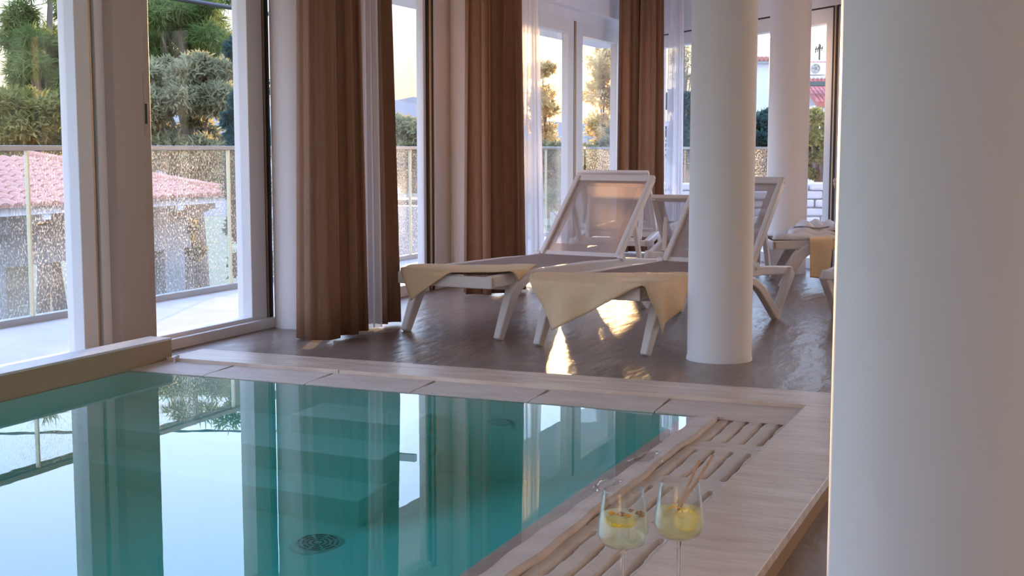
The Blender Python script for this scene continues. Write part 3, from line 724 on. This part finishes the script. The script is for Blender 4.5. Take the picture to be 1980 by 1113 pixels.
for k, (a, c, z, mm, rr, lab) in enumerate(((-.022, -.004, .222, 'petal', .0065, 'orange dried petal floating leftmost in the green drink'), (-.004, -.010, .222, 'bud', .0075, 'brown dried bud floating in the middle of the green drink'), (.008, -.016, .220, 'petal', .0062, 'orange dried petal floating nearest in the green drink'), (.016, .018, .221, 'bud', .0055, 'small brown bud floating at the back of the green drink'), (.030, -.004, .222, 'bud', .0072, 'brown dried bud floating at the right of the green drink'), (.034, -.014, .219, 'bud', .0058, 'brown dried bud against the right side of the glass'))):
    b = MB()
    for j in range(5):
        aa = 2*PI*j/5+k; b.tube([(0, 0, 0), (rr*.6*math.cos(aa), rr*.6*math.sin(aa), rr*.35), (rr*1.15*math.cos(aa), rr*1.15*math.sin(aa), rr*(.15+.3*(j % 2)))], [rr*.45, rr*.42, rr*.12], 7)
    o = b.build('dried_flower', mm, smooth=True); o.location = g1+rd*a+cd*c+Vector((0, 0, z-.004)); tag(o, lab, 'dried flower', 'dried flowers in the green drink')
for k, (x0, z0, x1, z1, c0, c1, lab) in enumerate(((-.010, .200, .039, .306, -.006, .006, 'pale twig stirrer leaning left in the yellow drink'), (-.004, .204, .067, .316, .002, .010, 'dark flecked twig stirrer leaning right in the yellow drink'))):
    P0 = g2+rd*x0+cd*c0+Vector((0, 0, z0)); P1 = g2+rd*x1+cd*c1+Vector((0, 0, z1))
    tw = empty('twig_stirrer'); tag(tw, lab, 'stirrer', 'twig stirrers')
    pts = [P0.lerp(P1, j/6) for j in range(7)]
    MB().tube(pts, [.0030, .0028, .0029, .0027, .0028, .0027, .0026], 8).build('twig', 'stick', tw, smooth=True)
    MB().lathe([(0, 0), (.0021, 0), (0, .0012)], 8, tuple(P1)).build('cut_end', 'dark', tw)
    if k: 
        for j in (3, 4, 5): MB().lathe([(0, -.002), (.0032, 0), (0, .002)], 8, tuple(pts[j])).build('bark_fleck', 'dark', tw)
pz = empty('orange_zest', g2+Vector((0, 0, .209))-rd*.008-cd*.006); tag(pz, 'curl of orange zest floating in the yellow drink', 'zest')
MB().sweep([(-.016, -.004, .001), (-.008, -.002, .006), (0, 0, .0075), (.008, .002, .005), (.018, .003, .001)], .007, .0018, up=(0, 1, 0)).build('peel', 'petal', pz)

# ================================================================== OUTSIDE: railing
RX = -5.52
rl = empty('terrace_railing'); tag(rl, 'glass terrace railing with grey top rail outside the windows', 'railing')
MB().box(RX-.025, RX+.025, -3, 15.5, .985, 1.015).build('top_rail', 'metal', rl, bevel=.004)
MB().box(RX-.03, RX+.03, -3, 15.5, -.01, .03).build('base_rail', 'metal', rl)
yj = [-3, 0, 1.99, 3.97, 5.956, 7.94, 9.36, 10.78, 12.6, 14.2, 15.5]
for a, c in zip(yj, yj[1:]):
    MB().box(RX-.005, RX+.005, a+.012, c-.012, .03, .985).build('glass_panel', 'railglass', rl)
for y in yj[1:-1]:
    MB().box(RX-.012, RX+.012, y-.007, y+.007, .03, .985).build('post', 'post', rl)
# far return of the railing
r2 = empty('terrace_railing'); tag(r2, 'glass railing closing the far end of the terrace', 'railing')
MB().box(RX+.04, -3.0, 15.48, 15.52, .985, 1.015).build('top_rail', 'metal', r2)
for k in range(2): MB().box(RX+.03+1.23*k, RX+1.2+1.23*k, 15.495, 15.505, .0, .985).build('glass_panel', 'railglass', r2)
MB().box(RX+1.21, RX+1.25, 15.485, 15.515, 0, .985).build('post', 'post', r2)

# ---------------------------------------------------------------- ground, hill
GZ = -2.6
b = MB(); b.box(-220, 120, -60, 160, GZ-.5, GZ); tag(b.build('ground', 'ground'), 'dry grassy ground below the terrace', kind='structure')
MB().box(-5.62, -4.4, -3.2, 15.6, GZ, -.14).build('terrace_base', 'concrete').__setitem__('kind', 'structure')
MB().box(-5.6, 5, 10.8, 15.6, GZ, -.14).build('terrace_base', 'concrete').__setitem__('kind', 'structure')
def hillrow(name, label, d, pts, depth, m):
    """ridge line given as (px, py) seen at distance d, built as a solid mound with depth"""
    b = MB(); A = []; Bk = []; F = []
    for px, py in pts:
        p = at(px, d); f_ = at(px, d-depth); k_ = at(px, d+depth)
        A.append(b.bm.verts.new((p.x, p.y, zat(py, d)))); F.append(b.bm.verts.new((f_.x, f_.y, GZ))); Bk.append(b.bm.verts.new((k_.x, k_.y, GZ)))
    for i in range(len(pts)-1):
        b.bm.faces.new((F[i], F[i+1], A[i+1], A[i])); b.bm.faces.new((A[i], A[i+1], Bk[i+1], Bk[i]))
    b.bm.faces.new((F[0], A[0], Bk[0])); b.bm.faces.new((F[-1], Bk[-1], A[-1]))
    o = b.build(name, m); tag(o, label, kind='structure')
hillrow('hill', 'brown wooded hill behind the utility pole', 110, [(-700, 255), (-200, 230), (300, 215), (560, 205), (700, 196), (765, 194), (800, 200), (840, 207), (900, 214), (1000, 228), (1100, 238), (1400, 232), (1700, 222), (2300, 240)], 40, 'hill')
hillrow('hill', 'faint far hill on the horizon', 170, [(700, 200), (760, 196), (800, 188), (850, 198), (950, 215)], 20, 'hill')

# ---------------------------------------------------------------- tiled pavilion on the left
pv = empty('tiled_pavilion', (0, 0, 0)); tag(pv, 'open concrete pavilion with terracotta tiled roof beyond the railing', 'pavilion')
EX, EY, EZ = -11.0, 15.95, .33
RUN, RISE = 1.95, .52
Y0 = 6.0
# roof deck (hip end at the far side)
b = MB(); ap = (EX-RUN, EY-RUN, EZ+RISE)
v = [b.bm.verts.new(p) for p in ((EX, Y0, EZ), (EX, EY, EZ), ap, (EX-RUN, Y0, EZ+RISE), (EX-2*RUN, EY, EZ), (EX-2*RUN, Y0, EZ))]
for f in ((0, 1, 2, 3), (1, 4, 2), (3, 2, 4, 5), (0, 5, 4, 1), (0, 3, 5)): b.bm.faces.new([v[i] for i in f])
roof = b.build('roof', 'tile', pv)
# barrel tiles, each its own piece
sl_len = math.hypot(RUN, RISE); rows = 9; rl_ = sl_len/rows; cw = .2
b = MB(); n = 6; ringA = []; ringB = []
for k in range(n+1):
    a = PI*k/n
    ringA.append(b.bm.verts.new((math.cos(a)*.088, 0, math.sin(a)*.062))); ringB.append(b.bm.verts.new((math.cos(a)*.072, rl_*1.15, math.sin(a)*.05)))
for k in range(n): b.bm.faces.new((ringA[k], ringA[k+1], ringB[k+1], ringB[k]))
b.bm.faces.new(ringA[::-1])
t0 = b.build('roof_tile', 'tile', roof, smooth=False, solid=.012)
# local frame: y up the slope, x along the eave
sx = Vector((0, 1, 0)); sy = Vector((-RUN, 0, RISE)).normalized(); sz = sx.cross(sy)
if sz.z < 0: sz = -sz
first = True; cnt = 0
for j in range(rows):
    ncol = int((EY-.05-RUN*j/rows-9.9)/cw)
    for i in range(ncol):
        y = EY-.12-RUN*j/rows - i*cw
        if y < Y0: break
        p = Vector((EX, y, EZ)) + sy*(j*rl_-.06) + sz*(.012+.006*random.random())
        o = t0 if first else link(t0.copy(), roof); first = False; cnt += 1
        R_ = Matrix((( sx.x, sy.x, sz.x), (sx.y, sy.y, sz.y), (sx.z, sy.z, sz.z))).to_4x4()
        o.matrix_local = Matrix.Translation(p) @ R_ @ Matrix.Rotation(random.uniform(-.02, .02), 4, 'Z')
# hip ridge tiles
hd_ = (Vector(ap)-Vector((EX, EY, EZ)))
for k in range(10):
    p = Vector((EX, EY, EZ))+hd_*(k/10); q = Vector((EX, EY, EZ))+hd_*((k+1.15)/10)
    MB().tube([p+Vector((0, 0, .03)), q+Vector((0, 0, .05))], [.095, .08], 10).build('ridge_tile', 'tile', roof)
# fascia, rafters, beam, pillars
MB().box(EX-.10, EX-.03, Y0, EY, EZ-.10, EZ-.015).build('fascia', 'whitewash', pv)
MB().box(EX-.12, EX-.06, EY-2*RUN if False else EY-.1, EY-.02, EZ-.10, EZ-.015).build('fascia', 'whitewash', pv)
for k in range(9):
    y = 15.6-.85*k
    MB().sweep([(EX-.03, y, EZ-.135), (EX-.2, y, EZ-.15), (EX-.42, y, EZ-.21), (EX-.8, y, EZ-.24)], .12, [.06, .09, .16, .2], up=(0, 1, 0)).build('rafter', 'whitewash', pv)
MB().box(EX-1.0, EX-.62, Y0, 15.75, -.42, .06).build('beam', 'concrete', pv)
for y, wd in ((15.15, .45), (11.7, .42), (8.2, .42)):
    MB().box(EX-1.0, EX-.62, y, y+wd, GZ, -.42).build('pillar', 'concrete', pv)
MB().box(EX-3.6, EX-3.3, Y0, 15.2, GZ, EZ-.3).build('rear_wall', 'concrete', pv)
MB().box(EX-.9, EX-.7, 12.6, 15.2, GZ, -1.55).build('parapet', 'concrete', pv)
b = MB(); b.grid(lambda a, c: (EX-2.0+.06*math.sin(9*a), 12.4+1.6*a, -.45-1.0*c+.03*math.sin(7*a+3*c)), 16, 10)
tag(b.build('tarpaulin', 'tarp', smooth=True, solid=.01), 'pale blue tarpaulin hanging inside the pavilion', 'tarpaulin')
tb = empty('garden_table', (EX+.75, 12.1, GZ)); tag(tb, 'dark garden table loaded with foliage in front of the pavilion', 'table')
MB().box(-.5, .5, -.1, 1.6, .95, 1.03).build('table_top', 'dark', tb)
for xx in (-.4, .4):
    for yy in (0, 1.5): MB().box(xx-.04, xx+.04, yy-.04, yy+.04, 0, .95).build('leg', 'dark', tb)
b = MB()
def shf(a, c):
    return (EX+1.5+.25*math.sin(5*c+a)+.2*c, 12.75+1.0*a+.1*math.sin(7*c), GZ+.05+1.0*max(0, (1-abs(2*a-1))*(1-c))+.05*math.sin(11*a+6*c))
b.grid(shf, 12, 10); tag(b.build('plastic_sheet', 'sheet', smooth=False, solid=.01), 'crumpled white plastic sheet on the ground by the pavilion', 'sheet')

# ---------------------------------------------------------------- vegetation
def unit(n):
    v = RNG.normal(size=(n, 3)); return v/np.linalg.norm(v, axis=1)[:, None]
def blades(cent, dirs, length, width):
    """thin quads: one per row"""
    n = len(cent); side = np.cross(dirs, unit(n)); side /= np.linalg.norm(side, axis=1)[:, None]+1e-9
    Lh = (dirs*length[:, None]); Wd = side*width[:, None]
    V = np.stack([cent-Wd*.6, cent+Wd*.6, cent+Lh*.6+Wd, cent+Lh], 1).reshape(-1, 3)
    F = np.arange(4*n).reshape(n, 4)
    return V, F
def foliage(clumps, n, ln, wd, tuft=6, droop=0.0, shell=.55):
    """clumps: [(centre, radii)]"""
    vol = np.array([c[1][0]*c[1][1]*c[1][2] for c in clumps])**.75; vol /= vol.sum()
    Cs = []; Ds = []
    for (c, r), f in zip(clumps, vol):
        k = max(4, int(n*f/tuft)); u = unit(k); rad = (shell+(1-shell)*RNG.random(k))
        p = np.array(c)+u*rad[:, None]*np.array(r)
        p = np.repeat(p, tuft, 0)+RNG.normal(size=(k*tuft, 3))*ln*.25
        d = np.repeat(u, tuft, 0)*.7+unit(k*tuft)*.8; d[:, 2] -= droop
        d /= np.linalg.norm(d, axis=1)[:, None]
        Cs.append(p); Ds.append(d)
    P = np.concatenate(Cs); D = np.concatenate(Ds); m_ = len(P)
    return blades(P, D, ln*(.6+.8*RNG.random(m_)), wd*(.6+.8*RNG.random(m_)))
def tree(name, label, cat, base, clumps, n, ln, wd, leaf, group=None, trunk=.14, droop=0.0, shell=.55, tuft=6):
    r = empty(name, base); tag(r, label, cat, group)
    B0 = Vector(base)
    cl = [(tuple(Vector(c)-B0), rad) for c, rad in clumps]
    V, F = foliage(cl, n, ln, wd, tuft, droop, shell)
    rawmesh('foliage', V, F, leaf, r)
    top = max(c[0][2] for c in cl); cx = sum(c[0][0] for c in cl)/len(cl); cy = sum(c[0][1] for c in cl)/len(cl)
    mb = MB(); mb.tube([(0, 0, -.1), (cx*.3, cy*.3, top*.4), (cx, cy, top)], [trunk, trunk*.8, trunk*.3], 8); mb.build('trunk', 'bark', r)
    mb = MB()
    for c, rad in cl[:14]:
        s = Vector((cx*.6, cy*.6, max(.3, c[2]-.5*top*.3)*.8)); e = Vector(c)
        mb.tube([s, s.lerp(e, .5)+Vector((0, 0, .1)), e], [trunk*.35, trunk*.22, trunk*.08], 5)
    mb.build('branches', 'bark', r)
    return r
def pxclump(px, py, d, rx, rz, ry=None):
    p = at(px, d, zat(py, d)); k = d/2564
    return (tuple(p), (rx*k, (ry or rx)*k, rz*k))
def scatter(d, x0, x1, y0, y1, n, r, seed, jit=1.2):
    rd_ = random.Random(seed); out_ = []
    for _ in range(n):
        px = rd_.uniform(x0, x1); py = rd_.uniform(y0, y1); q = r*rd_.uniform(.6, 1.2)
        out_.append(pxclump(px, py, d+rd_.uniform(-jit, jit), q, q*.6))
    return out_
TG = 'trees beyond the railing'
tree('pine_tree', 'airy dark pine at the far left behind the pavilion', 'tree', at(70, 24, GZ), scatter(24, 40, 170, 25, 130, 16, 26, 1)+scatter(24, 70, 200, -20, 20, 6, 24, 2)+scatter(24, 20, 160, 130, 200, 14, 30, 3), 30000, .17, .011, 'pine', TG, droop=.25)
tree('pine_tree', 'tall bushy pine seen through the second window', 'tree', at(370, 25, GZ), scatter(25, 285, 420, 10, 80, 20, 28, 4)+scatter(25, 320, 460, -60, 20, 9, 20, 5)+scatter(25, 280, 470, 70, 150, 20, 30, 6), 30000, .18, .012, 'pine', TG, droop=.35)
tree('olive_tree', 'broad sunlit olive tree behind the pavilion roof', 'tree', at(120, 21, GZ), scatter(21, -60, 165, 185, 285, 30, 42, 7)+scatter(21, -40, 170, 280, 330, 12, 40, 8), 42000, .10, .022, 'pine2', TG, shell=.4)
tree('olive_tree', 'pale dusty tree behind the second window', 'tree', at(390, 21, GZ), scatter(21, 285, 460, 130, 290, 36, 40, 9)+scatter(21, 290, 450, 290, 350, 14, 38, 10), 46000, .11, .022, 'olive', TG, shell=.4)
tree('cypress_tree', 'blue green cypress beside the first white column', 'tree', at(475, 17, GZ), scatter(17, 458, 505, 90, 520, 46, 26, 11, .3), 34000, .09, .018, 'cypress', TG, shell=.3)
tree('shrub', 'dry yellow brush on the slope beyond the pavilion', 'shrub', at(240, 13.2, GZ), scatter(13.2, 0, 470, 640, 800, 40, 44, 12, .4), 20000, .10, .012, 'brush', None, shell=.3)
tree('shrub', 'green bush inside the pavilion opening', 'shrub', at(350, 19.2, GZ), scatter(19.2, 330, 370, 430, 500, 12, 22, 13, .2), 9000, .06, .02, 'pine2', None, shell=.3)
tree('olive_tree', 'bright tree in front of the brown hill', 'tree', at(790, 30, GZ), scatter(30, 760, 850, 225, 300, 24, 20, 14, .8)+scatter(30, 740, 860, 290, 380, 24, 24, 15, .8), 26000, .10, .025, 'olive', TG, shell=.3)
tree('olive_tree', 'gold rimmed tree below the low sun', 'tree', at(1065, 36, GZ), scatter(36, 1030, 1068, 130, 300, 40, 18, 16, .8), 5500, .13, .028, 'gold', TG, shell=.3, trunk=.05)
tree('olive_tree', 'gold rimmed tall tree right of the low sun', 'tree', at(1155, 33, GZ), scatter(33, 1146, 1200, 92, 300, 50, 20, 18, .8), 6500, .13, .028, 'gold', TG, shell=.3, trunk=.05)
tree('shrub', 'pale hedge beneath the gold rimmed trees', 'shrub', at(1110, 31, GZ), scatter(31, 1020, 1210, 255, 420, 60, 24, 17, .6), 20000, .11, .03, 'olive', None, shell=.3, trunk=.05)
tree('bare_tree', 'thin twiggy tree beside the far corner curtain', 'tree', at(1322, 26, GZ), scatter(26, 1300, 1345, 80, 190, 16, 12, 20, .5), 900, .12, .012, 'olive', TG, shell=.2, trunk=.06)
tree('shrub', 'bushy shrub below the twiggy tree', 'shrub', at(1322, 20, GZ), scatter(20, 1300, 1345, 185, 330, 20, 18, 21, .5), 9000, .08, .025, 'cypress', None, shell=.3)
tree('shrub', 'dark blue green shrub before the white house', 'shrub', at(1475, 18, GZ), scatter(18, 1455, 1492, 225, 340, 26, 20, 22, .5), 16000, .07, .02, 'cypress', None, shell=.3)
tree('shrub', 'green shrub over the white stone wall', 'shrub', at(1580, 16.6, GZ), scatter(16.6, 1560, 1640, 215, 340, 34, 18, 23, .4), 16000, .06, .02, 'pine2', None, shell=.3)

# ---------------------------------------------------------------- utility pole and overhead cables
up = empty('utility_pole', (-12, 22.4, GZ)); tag(up, 'weathered utility pole outside the window between the curtains', 'pole')
MB().tube([(0, 0, 0), (0, 0, 4), (0, 0, 8.5)], [.16, .14, .11], 14).build('shaft', 'pole', up, smooth=True)
MB().box(-.6, .6, -.06, .06, 7.6, 7.75).build('crossarm', 'pole', up)
tag(MB().tube([(-12, y, 3.15+.0006*(y-15)**2) for y in np.linspace(4, 22.22, 14)], .035, 8).build('overhead_cable', 'cable'), 'thick overhead cable running level to the utility pole', 'cable')
tag(MB().tube([(-20, 14, 3.7), (-20, 20.5, 4.95), (-20, 25.4, 5.86), (-20, 29.5, 6.68), (-20, 34, 7.6)], .03, 8).build('overhead_cable', 'cable'), 'thinner overhead cable rising behind the trees', 'cable')
# far white house in the window between the curtains
fh = empty('far_house', at(800, 55, GZ), YAW); tag(fh, 'small white house on the slope below the brown hill', 'house')
MB().box(-.9, .9, -1, 1, 0, 3.55).build('wall', 'whitewash', fh)
b = MB(); v = [b.bm.verts.new(p) for p in ((-1.05, -1.2, 3.5), (1.05, -1.2, 3.5), (1.05, 1.2, 3.5), (-1.05, 1.2, 3.5), (-1.05, 0, 4.0), (1.05, 0, 4.0))]
for f in ((0, 1, 5, 4), (2, 3, 4, 5), (0, 4, 3), (1, 2, 5), (0, 3, 2, 1)): b.bm.faces.new([v[i] for i in f])
b.build('roof', 'tile', fh)
for xx in (-.5, .3): MB().box(xx, xx+.35, -1.03, -.98, 2.3, 2.9).build('window', 'carglass', fh)
# roadside retaining wall and parked car below the railing
rw = MB(); p0, p1 = at(735, 17.5), at(900, 17.0); rw.bar((p0.x, p0.y, (GZ+zat(400, 17))/2), (p1.x, p1.y, (GZ+zat(398, 17))/2), .3, zat(400, 17)-GZ)
tag(rw.build('garden_wall', 'concrete'), 'grey concrete garden wall in front of the parked car', 'wall')
pc = at(812, 20.5, GZ); car = empty('parked_car', pc, YAW+.15); tag(car, 'dark parked car with bright roof line behind the grey wall', 'car')
zc = zat(378, 20.5)-GZ
b = MB(); prof_ = [(-2.1, .35), (-2.1, .95), (-1.5, 1.1), (-.85, zc), (.7, zc+.02), (1.35, 1.15), (2.1, 1.0), (2.1, .35)]
A = [b.bm.verts.new((x, -.85, z)) for x, z in prof_]; Bv = [b.bm.verts.new((x, .85, z)) for x, z in prof_]
b.bm.faces.new(A); b.bm.faces.new(Bv[::-1])
for k in range(len(prof_)): b.bm.faces.new((A[k], A[(k+1) % 8], Bv[(k+1) % 8], Bv[k]))
b.build('body', 'car', car, bevel=.06)
MB().sweep([(-1.45, -.87, 1.12), (-.85, -.84, zc-.02), (.7, -.84, zc), (1.3, -.87, 1.14)], .03, .05, up=(0, 1, 0)).build('roof_trim', 'chrome', car)
MB().box(-.75, .65, -.86, -.84, 1.12, zc-.12).build('side_window', 'carglass', car)
for xx in (-1.35, 1.35):
    for yy in (-.8, .8):
        w_ = MB().lathe([(0, -.1), (.33, -.1), (.33, .1), (0, .1)], 20).build('wheel', 'gasket', car); w_.rotation_euler = (PI/2, 0, 0); w_.location = (xx, yy, .33)

# ---------------------------------------------------------------- houses and wall at the right
wh = empty('white_house', at(1480, 27, GZ), YAW); tag(wh, 'white house with tiled cornice between the columns', 'house')
d = 27; k = d/2564; zt = zat(124, d)-GZ
MB().box(-62*k, 27*k, 0, 5, 0, zt).build('wall', 'whitewash', wh)
MB().box(-66*k, 31*k, -.12, 5.2, zt, zt+4*k).build('cornice', 'whitewash', wh)
b0 = None
for i in range(12):
    x = -62*k+8*k*i
    q = MB(); q.tube([(x, -.2, zt+7*k), (x, .5, zt+13*k), (x, 1.6, zt+17*k)], [4.2*k, 3.9*k, 3.6*k], 8); q.build('roof_tile', 'tile', wh)
MB().box(23*k, 24.5*k, -.12, 0, zt-28*k, zt-22*k).build('wall_lamp', 'dark', wh)
rh = empty('red_roof_house', at(1605, 25, GZ), YAW); tag(rh, 'house with red tiled lean-to roof behind the far window', 'house')
d = 25; k = d/2564
MB().box(-42*k, 60*k, .9, 5, 0, zat(122, d)-GZ).build('wall', 'whitewash', rh)
for i in range(14):
    x = -40*k+7*k*i; q = MB(); q.tube([(x, .7, zat(120, d)-GZ), (x, 1.6, zat(113, d)-GZ)], 3.8*k, 8); q.build('roof_tile', 'tile', rh)
za, zb_ = zat(203, d)-GZ, zat(150, d)-GZ
q = MB(); q.bar((9*k, -.6, za-.03), (9*k, .95, zb_-.03), 102*k, .05); q.build('lean_to_roof', 'redtile', rh)
tt = None
for j in range(7):
    for i in range(13):
        x = -38*k+8*k*i; f0 = j/7; f1 = (j+1.15)/7
        if tt is None:
            q = MB(); q.tube([(0, 0, 0), (0, 1.55/7*1.15, (zb_-za)/7*1.15)], [4.0*k, 3.4*k], 8); tt = q.build('roof_tile', 'redtile', rh); o = tt
        else: o = link(tt.copy(), rh)
        o.location = (x+(4*k if j % 2 else 0)*.0, -.6+1.55*f0, za+(zb_-za)*f0+.01)
MB().box(-42*k, 60*k, -.5, .9, 0, zat(206, d)-GZ).build('lower_wall', 'whitewash', rh)
ac = empty('air_conditioner', at(1578, 24.6, zat(146, 24.6)), YAW); tag(ac, 'white air conditioning unit on the house wall under the roof', 'air conditioner')
k = 24.6/2564
MB().box(-15*k, 15*k, 0, .3, 0, 23*k).build('casing', 'frame', ac, bevel=.01)
fn = MB().lathe([(7.5*k, 0), (9*k, 0), (9*k, .03), (7.5*k, .03)], 28).build('fan_grille', 'metal', ac); fn.rotation_euler = (PI/2, 0, 0); fn.location = (-5*k, -.001, 12*k)
f2 = MB()
for j in range(5):
    a = 2*PI*j/5; f2.bar((0, 0, .01), (7.6*k*math.cos(a), 7.6*k*math.sin(a), .01), .05, .01)
f2 = f2.build('fan_blades', 'metal', ac); f2.rotation_euler = (PI/2, 0, 0); f2.location = (-5*k, -.002, 12*k)
b = MB(); b.box(-.5, .5, 0, .3, -.2, -.12); 
b.build('bracket', 'dark', ac)
an = empty('roof_antenna', at(1580, 26, zat(118, 26)), YAW); tag(an, 'thin television antenna on the tiled roof', 'antenna')
k = 26/2564
MB().tube([(0, 0, 0), (0, 0, 30*k)], .015, 6).build('mast', 'cable', an)
MB().bar((-9*k, 0, 20*k), (6*k, 0, 23*k), .02, .02).build('boom', 'cable', an)
for j, (x, h_) in enumerate(((-8, 6), (-4, 5), (0, 7), (4, 4))): MB().bar((x*k, 0, (21+x*.2-h_)*k), (x*k+2*k, 0, (21+x*.2+h_)*k), .015, .015).build('element', 'cable', an)
# white stone garden wall seen above the robe
sw = empty('stone_wall', at(1600, 14.3, -.01), YAW); tag(sw, 'low whitewashed rough stone wall outside the far windows', 'wall')
k = 14.3/2564; zt = zat(352, 14.3)+.01; rw_ = 7; hh = zt/rw_
MB().box(-1.9, 1.0, .06, .30, 0, zt-.03).build('core', 'whitewash', sw)
rnd = random.Random(11)
for j in range(rw_):
    x = -1.9
    while x < 1.0:
        w_ = rnd.uniform(.16, .34); y = rnd.uniform(-.03, .02)
        MB().box(x+.006, x+w_-.006, y, .1, j*hh+.006, (j+1)*hh-.006+rnd.uniform(-.01, .008)).build('stone', 'whitewash', sw, bevel=.02)
        x += w_
